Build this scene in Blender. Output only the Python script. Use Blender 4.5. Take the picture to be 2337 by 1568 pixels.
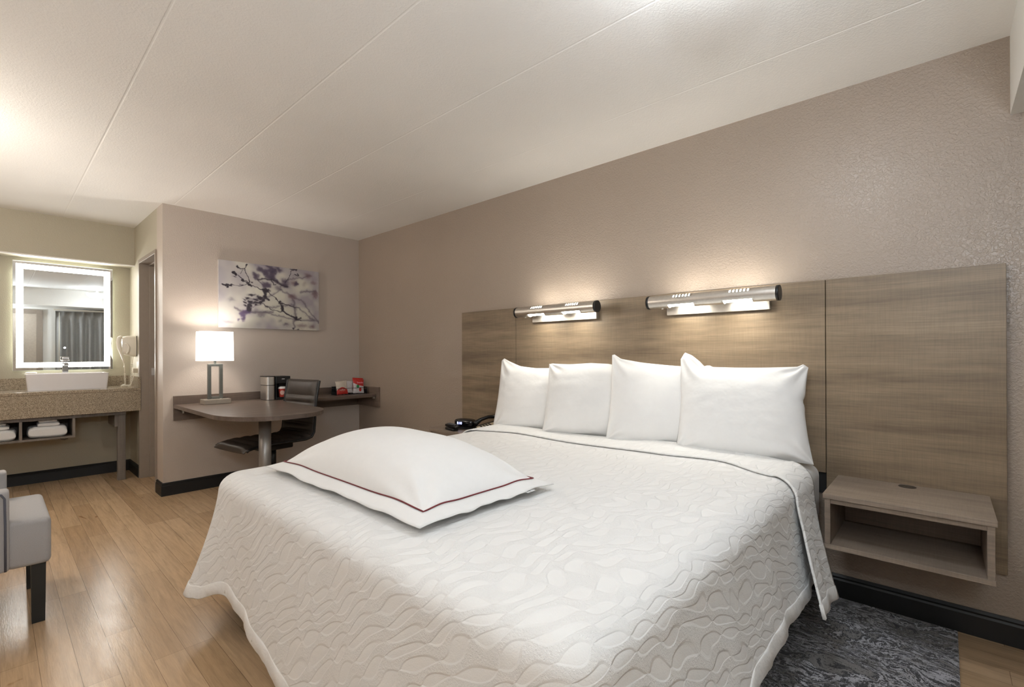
import bpy, bmesh, math, random
import numpy as np
from mathutils import Vector, Matrix, noise

for o in list(bpy.data.objects):
    bpy.data.objects.remove(o)
SC = bpy.context.scene
COL = SC.collection
R = math.radians
PI = math.pi

# ------------------------------------------------------------------ camera
CAM = (4.807, -2.7494, 1.1725)
YAW, PITCH, ROLL, FPX, V0 = 47.6468, 0.0705, -0.2067, 1082.6664, 806.6643
cd = bpy.data.cameras.new('camera')
cam = bpy.data.objects.new('camera', cd)
COL.objects.link(cam)
_y, _p, _r = R(YAW), R(PITCH), R(ROLL)
f0 = Vector((-math.cos(_y), math.sin(_y), 0)); r0 = Vector((math.sin(_y), math.cos(_y), 0)); u0 = Vector((0, 0, 1))
f1 = f0*math.cos(_p) + u0*math.sin(_p); u1 = u0*math.cos(_p) - f0*math.sin(_p)
r2 = r0*math.cos(_r) + u1*math.sin(_r); u2 = u1*math.cos(_r) - r0*math.sin(_r)
cam.matrix_world = Matrix(((r2.x, u2.x, -f1.x, CAM[0]), (r2.y, u2.y, -f1.y, CAM[1]), (r2.z, u2.z, -f1.z, CAM[2]), (0, 0, 0, 1)))
cd.sensor_fit = 'HORIZONTAL'
cd.sensor_width = 36.0
cd.lens = 36.0*FPX/2337.0
cd.shift_y = (V0 - 784.0)/2337.0
cd.clip_start = 0.02
SC.camera = cam

# ------------------------------------------------------------------ world, exposure, lights
wd = bpy.data.worlds.new('world'); SC.world = wd; wd.use_nodes = True
wd.node_tree.nodes['Background'].inputs[0].default_value = (0.7, 0.8, 1.0, 1)
wd.node_tree.nodes['Background'].inputs[1].default_value = 0.15
vs = SC.view_settings
vs.view_transform = 'Standard'; vs.look = 'None'; vs.gamma = 1.0; vs.use_curve_mapping = False
EXPO = 0.22
vs.exposure = EXPO
SC.cycles.max_bounces = 10
SC.cycles.diffuse_bounces = 6
SC.cycles.glossy_bounces = 5
SC.cycles.sample_clamp_indirect = 6.0
SC.cycles.caustics_reflective = False
SC.cycles.caustics_refractive = False
# emission strengths of the room's lamps and added lights (used in their builders below)
FLASH_BOWL = 34.0      # bowl light added in place of bounced flash, between bed and window
CEIL_B = 26.0      # ceiling light near the vanity passage
CEIL_C = 9.0       # ceiling light above the entry side
SCONCE = 62.0
SHADE = 2.2
SHADE_BULB = 8.0
FILL_A = 112.0     # added uplight behind the camera, brightens the ceiling
FILL_B = 62.0     # added uplight by the armchair, fills the far ceiling
MIRROR = 24.0

def point(name, loc, watts, color, size):
    l = bpy.data.lights.new(name, 'POINT'); l.energy = watts; l.color = color; l.shadow_soft_size = size
    o = bpy.data.objects.new(name, l); o.location = loc; COL.objects.link(o)
    return o

# ------------------------------------------------------------------ helpers
def lin(c):
    return tuple(((v/255.0)/12.92 if v <= 10.3 else ((v/255.0+0.055)/1.055)**2.4) for v in c)

class NT:
    def __init__(s, name):
        s.m = bpy.data.materials.new(name); s.m.use_nodes = True
        s.t = s.m.node_tree; s.b = s.t.nodes['Principled BSDF']
    def n(s, typ, **kw):
        x = s.t.nodes.new(typ)
        for k, v in kw.items():
            if isinstance(k, str) and hasattr(x, k) and k not in x.inputs.keys(): setattr(x, k, v)
            else: x.inputs[k].default_value = v
        return x
    def l(s, a, b): s.t.links.new(a, b)
    def coord(s, scale=(1, 1, 1), rot=(0, 0, 0), loc=(0, 0, 0)):
        tc = s.n('ShaderNodeTexCoord'); mp = s.n('ShaderNodeMapping')
        mp.inputs['Scale'].default_value = scale; mp.inputs['Rotation'].default_value = rot; mp.inputs['Location'].default_value = loc
        s.l(tc.outputs['Object'], mp.inputs['Vector']); return mp.outputs[0]
    def noise(s, vec, scale, detail=3, rough=0.55, dist=0.0):
        x = s.n('ShaderNodeTexNoise'); x.inputs['Scale'].default_value = scale; x.inputs['Detail'].default_value = detail
        x.inputs['Roughness'].default_value = rough; x.inputs['Distortion'].default_value = dist
        s.l(vec, x.inputs['Vector']); return x.outputs['Fac']
    def ramp(s, fac, stops, interp='LINEAR'):
        x = s.n('ShaderNodeValToRGB'); x.color_ramp.interpolation = interp
        e = x.color_ramp.elements
        while len(e) < len(stops): e.new(0.5)
        for i, (p, c) in enumerate(stops):
            e[i].position = p; e[i].color = (c[0], c[1], c[2], 1) if not isinstance(c, (int, float)) else (c, c, c, 1)
        s.l(fac, x.inputs[0]); return x.outputs[0]
    def mix(s, fac, a, b, mode='MIX'):
        x = s.n('ShaderNodeMix'); x.data_type = 'RGBA'; x.blend_type = mode
        for i, v in ((0, fac), (6, a), (7, b)):
            if isinstance(v, (int, float)): x.inputs[i].default_value = v if i == 0 else (v, v, v, 1)
            elif isinstance(v, tuple): x.inputs[i].default_value = (v[0], v[1], v[2], 1)
            else: s.l(v, x.inputs[i])
        return x.outputs[2]
    def math(s, op, a, b=0.0):
        x = s.n('ShaderNodeMath'); x.operation = op
        for i, v in ((0, a), (1, b)):
            if isinstance(v, (int, float)): x.inputs[i].default_value = v
            else: s.l(v, x.inputs[i])
        return x.outputs[0]
    def bump(s, h, dist=0.001, strength=1.0, normal=None):
        x = s.n('ShaderNodeBump'); x.inputs['Distance'].default_value = dist; x.inputs['Strength'].default_value = strength
        s.l(h, x.inputs['Height'])
        if normal is not None: s.l(normal, x.inputs['Normal'])
        s.l(x.outputs[0], s.b.inputs['Normal']); return x.outputs[0]

def pbr(name, col, rough=0.5, metal=0.0, spec=0.5, noise_amt=0.06, nscale=30, bump=None, coat=0.0, sheen=0.0, emit=None, strength=0.0):
    k = NT(name); b = k.b
    v = k.coord()
    f = k.noise(v, nscale, 3)
    c0 = tuple(max(0, x*(1-noise_amt)) for x in col); c1 = tuple(min(1, x*(1+noise_amt)) for x in col)
    k.l(k.ramp(f, [(0.3, c0), (0.7, c1)]), b.inputs['Base Color'])
    b.inputs['Roughness'].default_value = rough; b.inputs['Metallic'].default_value = metal
    b.inputs['Specular IOR Level'].default_value = spec
    b.inputs['Coat Weight'].default_value = coat; b.inputs['Sheen Weight'].default_value = sheen
    if bump:
        k.bump(k.noise(v, bump[0], 3), bump[1], 1.0)
    if emit:
        b.inputs['Emission Color'].default_value = (*emit, 1); b.inputs['Emission Strength'].default_value = strength
    return k.m

def emat(name, col, strength):
    k = NT(name)
    k.b.inputs['Base Color'].default_value = (0.8, 0.8, 0.8, 1)
    k.b.inputs['Emission Color'].default_value = (*col, 1); k.b.inputs['Emission Strength'].default_value = strength
    return k.m

# ------------------------------------------------------------------ materials
def wall_paint(name, col, rough=0.42, bs=130, bd=0.0009, spec=0.45):
    k = NT(name); v = k.coord()
    f = k.noise(v, 1.3, 2)
    k.l(k.ramp(f, [(0.3, tuple(c*0.97 for c in col)), (0.7, tuple(min(1, c*1.03) for c in col))]), k.b.inputs['Base Color'])
    k.b.inputs['Roughness'].default_value = rough; k.b.inputs['Specular IOR Level'].default_value = spec
    n1 = k.noise(v, bs, 2, 0.5, 0.6)
    h = k.ramp(n1, [(0.42, 0.0), (0.62, 1.0)])
    k.bump(h, bd, 0.55)
    return k.m
M = {}
M['accent'] = wall_paint('taupe accent wall paint', lin((157, 143, 130)), rough=0.33, bs=95, bd=0.0017)
M['wall'] = wall_paint('greige wall paint', lin((184, 173, 163)), rough=0.5)
M['alcove'] = wall_paint('alcove light tinted wall paint', lin((174, 167, 148)), rough=0.5)  # same wall paint with the alcove's dimmer, yellower light put into the colour
M['ceiling'] = wall_paint('white textured ceiling', lin((240, 238, 234)), rough=0.6, bs=110, bd=0.0006)
M['soffit'] = wall_paint('white soffit paint', lin((228, 226, 220)), rough=0.5)
M['base'] = pbr('black vinyl baseboard', lin((15, 14, 14)), 0.5, noise_amt=0.1)

def laminate(name, c_dark, c_mid, c_light, grain='x', rough=0.45, bdist=0.0002):
    # c_*: linear colours; grain runs along x, y or z of the object
    k = NT(name)
    sc = {'x': ((0.9, 9, 9), (5, 170, 170), (210, 9, 9)), 'y': ((9, 0.9, 9), (170, 5, 170), (9, 210, 9)), 'z': ((9, 9, 0.9), (170, 170, 5), (9, 9, 210))}[grain]
    a = k.noise(k.coord(sc[0]), 1.6, 4, 0.6, 0.35)
    b = k.noise(k.coord(sc[1]), 1.0, 3, 0.6, 0.2)
    c = k.noise(k.coord(sc[2]), 1.0, 2, 0.5)
    base = k.ramp(a, [(0.3, c_dark), (0.5, c_mid), (0.72, c_light)])
    streak = k.ramp(b, [(0.3, 0.82), (0.5, 1.0), (0.7, 1.10)])
    cross = k.ramp(c, [(0.35, 0.94), (0.6, 1.03)])
    k.l(k.mix(1.0, k.mix(1.0, base, streak, 'MULTIPLY'), cross, 'MULTIPLY'), k.b.inputs['Base Color'])
    k.b.inputs['Roughness'].default_value = rough
    k.bump(k.math('ADD', b, c), bdist, 0.6)
    return k.m
M['wood'] = laminate('horizontal walnut laminate', lin((104, 88, 70)), lin((125, 108, 87)), lin((143, 125, 102)), 'x')
M['wood_ns'] = laminate('nightstand laminate', lin((116, 103, 92)), lin((132, 118, 105)), lin((147, 133, 119)), 'x')
M['desk'] = laminate('dark desk laminate', lin((84, 72, 64)), lin((97, 84, 75)), lin((112, 98, 88)), 'y', rough=0.33)
M['desk_x'] = laminate('dark desk laminate return', lin((96, 82, 72)), lin((110, 95, 84)), lin((124, 108, 97)), 'x', rough=0.4)
M['vanity'] = laminate('grey vanity laminate', lin((96, 88, 80)), lin((112, 104, 96)), lin((124, 116, 108)), 'z')

k = NT('tan granite'); v = k.coord()
f = k.noise(v, 210, 4, 0.75, 0.3); f2 = k.noise(v, 60, 3, 0.6)
c1 = k.ramp(f, [(0.36, lin((84, 74, 62))), (0.45, lin((134, 122, 106))), (0.54, lin((168, 156, 138))), (0.64, lin((196, 186, 168)))])
c2 = k.mix(1.0, c1, k.ramp(f2, [(0.35, (0.86, 0.84, 0.80)), (0.65, (1.04, 1.02, 0.98))]), 'MULTIPLY')
k.l(c2, k.b.inputs['Base Color']); k.b.inputs['Roughness'].default_value = 0.18
M['granite'] = k.m

# floor: narrow oak planks running along x
k = NT('oak plank floor')
tc = k.n('ShaderNodeTexCoord'); mp = k.n('ShaderNodeMapping'); mp.inputs['Location'].default_value = (0.2, 0.031, 0)
k.l(tc.outputs['Object'], mp.inputs['Vector'])
br = k.n('ShaderNodeTexBrick'); k.l(mp.outputs[0], br.inputs['Vector'])
br.offset = 0.37; br.offset_frequency = 3; br.squash = 1.0
br.inputs['Scale'].default_value = 1.0; br.inputs['Brick Width'].default_value = 0.92; br.inputs['Row Height'].default_value = 0.1
br.inputs['Mortar Size'].default_value = 0.0007; br.inputs['Mortar Smooth'].default_value = 0.1; br.inputs['Bias'].default_value = 0.0
br.inputs['Color1'].default_value = (*lin((192, 163, 130)), 1); br.inputs['Color2'].default_value = (*lin((170, 141, 109)), 1)
br.inputs['Mortar'].default_value = (*lin((118, 94, 70)), 1)
g1 = k.noise(k.coord((1.4, 22, 1)), 2.2, 5, 0.6, 0.8)
g2 = k.noise(k.coord((14, 260, 1)), 1.0, 2)
kn = k.noise(k.coord((2.2, 6.5, 1)), 1.7, 3, 0.5, 1.4)
col = k.mix(1.0, br.outputs['Color'], k.ramp(g1, [(0.3, 0.80), (0.5, 1.0), (0.7, 1.12)]), 'MULTIPLY')
col = k.mix(1.0, col, k.ramp(g2, [(0.3, 0.93), (0.7, 1.05)]), 'MULTIPLY')
col = k.mix(1.0, col, k.ramp(kn, [(0.20, lin((205, 188, 170))), (0.27, (1, 1, 1))]), 'MULTIPLY')
k.l(col, k.b.inputs['Base Color'])
k.l(k.ramp(k.noise(k.coord((3, 12, 1)), 2.0, 2), [(0.3, 0.20), (0.7, 0.27)]), k.b.inputs['Roughness'])
hb = k.math('ADD', k.math('MULTIPLY', br.outputs['Fac'], -1.5), k.math('ADD', k.math('MULTIPLY', k.noise(k.coord((25, 220, 1)), 1.0, 2), 0.35), k.math('MULTIPLY', k.noise(k.coord((60, 120, 1)), 1.0, 3), 0.25)))
k.bump(hb, 0.0012, 0.5)
M['floor'] = k.m

# rug: distorted black / grey / pale marbling
k = NT('marbled grey rug')
v = k.coord((1, 1, 1))
dn = k.n('ShaderNodeTexNoise'); dn.inputs['Scale'].default_value = 2.6; dn.inputs['Detail'].default_value = 5; k.l(v, dn.inputs['Vector'])
dm = k.n('ShaderNodeVectorMath'); dm.operation = 'MULTIPLY_ADD'
k.l(dn.outputs['Color'], dm.inputs[0]); dm.inputs[1].default_value = (0.32, 0.32, 0.1); k.l(v, dm.inputs[2])
mp = k.n('ShaderNodeMapping'); mp.inputs['Scale'].default_value = (1.2, 2.6, 1); mp.inputs['Rotation'].default_value = (0, 0, R(-20)); k.l(dm.outputs[0], mp.inputs['Vector'])
n3 = k.noise(v, 240, 2, 0.7)
n1 = k.math('ADD', k.noise(mp.outputs[0], 2.7, 8, 0.64, 0.5), k.math('MULTIPLY', k.math('SUBTRACT', n3, 0.5), 0.07))
BK, GR, MD, WH = lin((34, 34, 38)), lin((122, 119, 118)), lin((84, 82, 84)), lin((176, 175, 182))
a = k.ramp(n1, [(0.0, WH), (0.34, BK), (0.375, GR), (0.41, BK), (0.435, WH), (0.462, MD), (0.475, BK), (0.50, GR), (0.512, WH), (0.535, BK), (0.562, WH), (0.60, BK), (0.63, GR)], 'CONSTANT')
n2 = k.math('ADD', k.noise(mp.outputs[0], 13.0, 6, 0.7, 0.8), k.math('MULTIPLY', k.math('SUBTRACT', n3, 0.5), 0.10))
b = k.ramp(n2, [(0.0, BK), (0.44, GR), (0.49, BK), (0.53, WH), (0.57, BK)], 'CONSTANT')
mm = k.ramp(k.noise(v, 3.5, 4), [(0.52, 0.0), (0.56, 1.0)])
c = k.mix(mm, a, b)
c = k.mix(1.0, c, k.ramp(n3, [(0.35, 0.8), (0.65, 1.12)]), 'MULTIPLY')
k.l(c, k.b.inputs['Base Color']); k.b.inputs['Roughness'].default_value = 0.95; k.b.inputs['Sheen Weight'].default_value = 0.2
k.bump(n3, 0.003, 0.7)
M['rug'] = k.m

M['sheet'] = pbr('white cotton', (0.75, 0.75, 0.745), 0.85, noise_amt=0.01, sheen=0.15, bump=(26, 0.0016))
M['pillow'] = pbr('white pillow cotton', (0.765, 0.765, 0.76), 0.8, noise_amt=0.01, sheen=0.15, bump=(9, 0.004))
def matelasse(name, amp):
    k = NT(name); v = k.coord()
    k.b.inputs['Base Color'].default_value = (0.75, 0.75, 0.745, 1); k.b.inputs['Roughness'].default_value = 0.85
    k.b.inputs['Sheen Weight'].default_value = 0.15
    sp = k.n('ShaderNodeSeparateXYZ'); k.l(v, sp.inputs[0])
    U = k.math('SUBTRACT', sp.outputs[0], sp.outputs[2]); V = k.math('ADD', sp.outputs[1], sp.outputs[2])
    cb = k.n('ShaderNodeCombineXYZ'); k.l(U, cb.inputs[0]); k.l(V, cb.inputs[1])
    dn = k.n('ShaderNodeTexNoise'); dn.inputs['Scale'].default_value = 5.0; dn.inputs['Detail'].default_value = 1.0; k.l(cb.outputs[0], dn.inputs['Vector'])
    dm = k.n('ShaderNodeVectorMath'); dm.operation = 'MULTIPLY_ADD'
    k.l(dn.outputs['Color'], dm.inputs[0]); dm.inputs[1].default_value = (0.17, 0.17, 0.0); k.l(cb.outputs[0], dm.inputs[2])
    mp = k.n('ShaderNodeMapping'); mp.inputs['Scale'].default_value = (1/0.052, 1/0.115, 1); mp.inputs['Rotation'].default_value = (0, 0, R(38))
    k.l(dm.outputs[0], mp.inputs['Vector'])
    s2 = k.n('ShaderNodeSeparateXYZ'); k.l(mp.outputs[0], s2.inputs[0])
    col = k.math('ROUND', s2.outputs[0]); xm = k.math('ABSOLUTE', k.math('SUBTRACT', s2.outputs[0], col))
    Y = k.math('MULTIPLY', k.math('ADD', s2.outputs[1], k.math('MULTIPLY', col, 0.5)), PI)
    L = k.math('MULTIPLY', k.math('ABSOLUTE', k.math('SINE', Y)), 0.42)
    d = k.math('SUBTRACT', L, xm)            # > 0 inside a leaf
    d01 = k.math('ADD', d, 0.5)
    leaf = k.ramp(d01, [(0.0, 0.45), (0.46, 0.45), (0.53, 0.86), (0.60, 0.28), (0.95, 0.36)])
    outside = k.ramp(d01, [(0.47, 1.0), (0.54, 0.0)])
    cr = k.noise(v, 190, 3, 0.7, 0.6)
    h = k.math('ADD', leaf, k.math('MULTIPLY', k.math('MULTIPLY', cr, outside), 1.7))
    h = k.math('ADD', h, k.math('MULTIPLY', k.noise(v, 300, 2), 0.25))
    h = k.math('ADD', h, k.math('MULTIPLY', k.noise(v, 14, 2), 1.0))
    k.bump(h, amp, 0.5)
    return k.m
M['coverlet'] = matelasse('white leaf patterned matelasse', 0.0043)
M['hem'] = pbr('white coverlet hem', (0.77, 0.77, 0.765), 0.85, noise_amt=0.01, bump=(60, 0.002))
M['piping'] = pbr('dark red piping', lin((104, 30, 36)), 0.7, noise_amt=0.1)
M['steel'] = pbr('brushed steel', lin((214, 210, 204)), 0.36, 1.0, noise_amt=0.05, nscale=80)
M['steel_dk'] = pbr('brushed nickel lamp frame', lin((128, 130, 126)), 0.38, 1.0, noise_amt=0.05)
M['chrome'] = pbr('chrome', (0.85, 0.85, 0.86), 0.08, 1.0, noise_amt=0.01)
M['black'] = pbr('black plastic', lin((16, 17, 19)), 0.4, noise_amt=0.1)
M['gloss_black'] = pbr('gloss black plastic', lin((12, 12, 15)), 0.18, noise_amt=0.1)
M['dark'] = pbr('dark bed base', lin((22, 20, 19)), 0.85, noise_amt=0.1)
M['leather'] = pbr('black leather', lin((58, 51, 46)), 0.40, noise_amt=0.1, bump=(220, 0.0006))
M['linen'] = pbr('grey linen upholstery', lin((158, 156, 156)), 0.92, noise_amt=0.08, nscale=400, bump=(500, 0.0006), sheen=0.2)
M['linen_pipe'] = pbr('dark grey piping', lin((84, 86, 96)), 0.9)
M['blackwood'] = pbr('black painted leg', lin((24, 26, 25)), 0.5)
M['porcelain'] = pbr('white porcelain', lin((226, 224, 226)), 0.1, noise_amt=0.01, coat=0.5)
M['towel'] = pbr('white terry towel', (0.80, 0.80, 0.80), 0.95, noise_amt=0.03, nscale=200, bump=(260, 0.004), sheen=0.3)
M['white_plastic'] = pbr('white plastic', lin((226, 220, 206)), 0.35, noise_amt=0.01)
M['ivory'] = pbr('ivory faceplate', lin((228, 216, 190)), 0.5, noise_amt=0.03)
M['jamb'] = pbr('taupe painted door frame', lin((142, 130, 118)), 0.4, noise_amt=0.03)
M['doorp'] = pbr('grey door paint', lin((150, 148, 150)), 0.45, noise_amt=0.03)
M['post'] = pbr('grey metal post', lin((150, 146, 142)), 0.4, 0.6, noise_amt=0.03)
M['curtain'] = pbr('grey blackout curtain', lin((134, 132, 128)), 0.6, noise_amt=0.05, sheen=0.3)
M['mirror'] = pbr('mirror glass', (0.86, 0.88, 0.87), 0.0, 1.0, noise_amt=0.0)
M['led'] = emat('mirror led strip', (1.0, 0.985, 0.93), MIRROR)
M['bulb'] = emat('sconce bulb', (1.0, 0.95, 0.84), SCONCE)
M['shade'] = emat('lit lamp shade', (1.0, 0.955, 0.89), SHADE)
M['bowl_a'] = emat('flash stand-in bowl cool', (0.86, 0.93, 1.0), FLASH_BOWL)
M['bowl_b'] = emat('lit glass bowl warm', (1.0, 0.94, 0.85), CEIL_B)
M['bowl_c'] = emat('lit glass bowl neutral', (1.0, 0.97, 0.93), CEIL_C)
M['clock_led'] = emat('clock digits', (0.35, 0.42, 1.0), 4.0)
M['dot_led'] = emat('mirror touch light', (0.8, 0.85, 1.0), 3.0)
M['foil_red'] = pbr('red foil packet', lin((176, 40, 34)), 0.3, noise_amt=0.15, bump=(60, 0.002))
M['foil_cream'] = pbr('cream foil packet', lin((196, 186, 172)), 0.35, noise_amt=0.1, bump=(60, 0.002))
M['foil_white'] = pbr('white paper packet', lin((196, 192, 194)), 0.5, noise_amt=0.05, bump=(60, 0.002))
M['green'] = pbr('green print', lin((24, 120, 60)), 0.4)
M['pink'] = pbr('pink print', lin((236, 170, 186)), 0.4)
M['cup_red'] = pbr('red printed cup', lin((190, 70, 58)), 0.4, noise_amt=0.1)
M['cup_pale'] = pbr('pale print on cup', lin((214, 176, 166)), 0.4)
M['paper'] = pbr('printed white label', lin((225, 225, 225)), 0.6)
k = NT('clear plastic wrap'); k.b.inputs['Base Color'].default_value = (1, 1, 1, 1); k.b.inputs['Roughness'].default_value = 0.1
k.b.inputs['Transmission Weight'].default_value = 1.0; k.b.inputs['IOR'].default_value = 1.1; M['wrap'] = k.m
k = NT('mirror edge glass'); k.b.inputs['Base Color'].default_value = (0.75, 0.85, 0.78, 1); k.b.inputs['Roughness'].default_value = 0.1; M['edge'] = k.m

# ------------------------------------------------------------------ mesh helpers
def obj(name, bm, mat, parent=None, smooth=False, loc=None):
    me = bpy.data.meshes.new(name)
    bm.normal_update(); bm.to_mesh(me); bm.free()
    mats = mat if isinstance(mat, (list, tuple)) else [mat]
    for m in mats: me.materials.append(m)
    if smooth:
        for p in me.polygons: p.use_smooth = True
    o = bpy.data.objects.new(name, me); COL.objects.link(o)
    if parent: o.parent = parent
    if loc: o.location = loc
    return o

def autosmooth(o, ang=35):
    me = o.data
    bm = bmesh.new(); bm.from_mesh(me)
    for f in bm.faces: f.smooth = True
    for e in bm.edges:
        if len(e.link_faces) == 2 and e.calc_face_angle(0) > R(ang): e.smooth = False
    bm.to_mesh(me); bm.free()
    return o

def empty(name, loc=(0, 0, 0), rz=0, label=None, cat=None, group=None):
    o = bpy.data.objects.new(name, None); COL.objects.link(o); o.location = loc; o.rotation_euler = (0, 0, rz)
    o.empty_display_size = 0.05
    if label: tag(o, label, cat, group)
    return o

def tag(o, label, cat, group=None):
    o['label'] = label; o['category'] = cat
    if group: o['group'] = group
    return o

def struct(o):
    o['kind'] = 'structure'; return o

def box(bm, x0, x1, y0, y1, z0, z1, bev=0.0, seg=2, M4=None, mi=0):
    r = bmesh.ops.create_cube(bm, size=1.0)
    vs_ = r['verts']
    for v in vs_:
        v.co = Vector((x0 + (v.co.x+.5)*(x1-x0), y0 + (v.co.y+.5)*(y1-y0), z0 + (v.co.z+.5)*(z1-z0)))
    es = set()
    for v in vs_:
        for e in v.link_edges: es.add(e)
    fs = set()
    for v in vs_:
        for f in v.link_faces: fs.add(f)
    if bev > 0:
        rr = bmesh.ops.bevel(bm, geom=list(es), offset=bev, segments=seg, profile=0.5, affect='EDGES')
        vs_ = list({v for f in rr['faces'] for v in f.verts})
        fs = set(rr['faces'])
        # gather whole island
        stack = list(vs_); seen = set(vs_)
        while stack:
            v = stack.pop()
            for e in v.link_edges:
                w = e.other_vert(v)
                if w not in seen: seen.add(w); stack.append(w)
        vs_ = list(seen); fs = {f for v in vs_ for f in v.link_faces}
    for f in fs: f.material_index = mi
    if M4 is not None:
        for v in vs_: v.co = M4 @ v.co
    return vs_

def cyl(bm, p0, p1, r0_, r1_=None, seg=24, cap=True, mi=0):
    if r1_ is None: r1_ = r0_
    p0 = Vector(p0); p1 = Vector(p1); d = (p1-p0).normalized()
    a = Vector((0, 0, 1)) if abs(d.z) < 0.9 else Vector((1, 0, 0))
    e1 = d.cross(a).normalized(); e2 = d.cross(e1)
    A = []; B = []
    for i in range(seg):
        t = 2*PI*i/seg; w = e1*math.cos(t)+e2*math.sin(t)
        A.append(bm.verts.new(p0+w*r0_)); B.append(bm.verts.new(p1+w*r1_))
    for i in range(seg):
        j = (i+1) % seg
        f = bm.faces.new((A[i], B[i], B[j], A[j])); f.material_index = mi; f.smooth = True
    if cap:
        f = bm.faces.new(A); f.material_index = mi
        f = bm.faces.new(B[::-1]); f.material_index = mi
    bmesh.ops.recalc_face_normals(bm, faces=list({f for v in A+B for f in v.link_faces}))

def tube(bm, pts, r, seg=8, mi=0, rad=None):
    pts = [Vector(p) for p in pts]; rings = []
    prev = None
    for i, p in enumerate(pts):
        d = (pts[min(i+1, len(pts)-1)] - pts[max(i-1, 0)]).normalized()
        if prev is None:
            a = Vector((0, 0, 1)) if abs(d.z) < 0.9 else Vector((1, 0, 0))
            e1 = d.cross(a).normalized()
        else:
            e1 = (prev - d*prev.dot(d)).normalized()
        e2 = d.cross(e1); prev = e1
        rr = rad[i] if rad else r
        rings.append([bm.verts.new(p + (e1*math.cos(2*PI*j/seg)+e2*math.sin(2*PI*j/seg))*rr) for j in range(seg)])
    for a, b in zip(rings, rings[1:]):
        for j in range(seg):
            f = bm.faces.new((a[j], a[(j+1) % seg], b[(j+1) % seg], b[j])); f.material_index = mi; f.smooth = True
    bm.faces.new(rings[0][::-1]).material_index = mi; bm.faces.new(rings[-1]).material_index = mi

def lathe(bm, prof, c=(0, 0, 0), seg=32, mi=0):
    rings = []
    for (r, z) in prof:
        if r < 1e-5: rings.append([bm.verts.new((c[0], c[1], c[2]+z))])
        else: rings.append([bm.verts.new((c[0]+r*math.cos(2*PI*j/seg), c[1]+r*math.sin(2*PI*j/seg), c[2]+z)) for j in range(seg)])
    for a, b in zip(rings, rings[1:]):
        for j in range(seg):
            q = []
            for lst, jj in ((a, j), (a, (j+1) % seg), (b, (j+1) % seg), (b, j)):
                vv = lst[0] if len(lst) == 1 else lst[jj]
                if vv not in q: q.append(vv)
            if len(q) >= 3:
                f = bm.faces.new(q); f.smooth = True; f.material_index = mi

def prism(bm, pts, z0, z1, mi=0, bev=0.0):
    A = [bm.verts.new((x, y, z0)) for x, y in pts]; B = [bm.verts.new((x, y, z1)) for x, y in pts]
    n = len(pts)
    fs = [bm.faces.new(A[::-1]), bm.faces.new(B)]
    for i in range(n):
        j = (i+1) % n
        fs.append(bm.faces.new((A[i], A[j], B[j], B[i])))
    for f in fs: f.material_index = mi
    bmesh.ops.recalc_face_normals(bm, faces=fs)
    if bev > 0:
        bmesh.ops.bevel(bm, geom=[e for f in fs[:2] for e in f.edges], offset=bev, segments=2, affect='EDGES')

def grid(bm, nu, nv, fn, mi=0, flip=False, smooth=True):
    g = [[bm.verts.new(fn(i/(nu-1), j/(nv-1))) for j in range(nv)] for i in range(nu)]
    for i in range(nu-1):
        for j in range(nv-1):
            q = (g[i][j], g[i+1][j], g[i+1][j+1], g[i][j+1])
            f = bm.faces.new(q[::-1] if flip else q); f.smooth = smooth; f.material_index = mi
    return g

def simple(name, mat, parent, *boxes, bev=0.0, smooth=False):
    bm = bmesh.new()
    for b in boxes: box(bm, *b, bev=bev)
    return obj(name, bm, mat, parent)

def interp(x, tab):
    if x <= tab[0][0]: return tab[0][1]
    for (a, va), (b, vb) in zip(tab, tab[1:]):
        if x <= b:
            t = (x-a)/(b-a) if b > a else 0
            t = t*t*(3-2*t)
            return va + (vb-va)*t
    return tab[-1][1]

def lint(x, tab):
    if x <= tab[0][0]: return tab[0][1]
    for (a, va), (b, vb) in zip(tab, tab[1:]):
        if x <= b: return va + (vb-va)*((x-a)/(b-a) if b > a else 0)
    return tab[-1][1]

def text(name, body, size, mat, parent, mw, ext=0.0004):
    cu = bpy.data.curves.new(name, 'FONT'); cu.body = body; cu.size = size; cu.extrude = ext
    cu.align_x = 'CENTER'; cu.align_y = 'CENTER'
    t = bpy.data.objects.new(name, cu); COL.objects.link(t)
    bpy.context.view_layer.update()
    me = bpy.data.meshes.new_from_object(t.evaluated_get(bpy.context.evaluated_depsgraph_get()))
    bpy.data.objects.remove(t)
    me.materials.clear(); me.materials.append(mat)
    me.transform(mw)
    o = bpy.data.objects.new(name, me); COL.objects.link(o)
    if parent: o.parent = parent
    return o

# ------------------------------------------------------------------ room shell
H = 2.44
XW = 5.62      # window wall
YL = -3.95     # left wall
XA = -1.385    # alcove back wall
YA = -1.79     # alcove side wall
struct(simple('floor', M['floor'], None, (XA-0.12, XW+0.12, YL-0.12, 0.12, -0.1, 0.0)))
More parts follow.
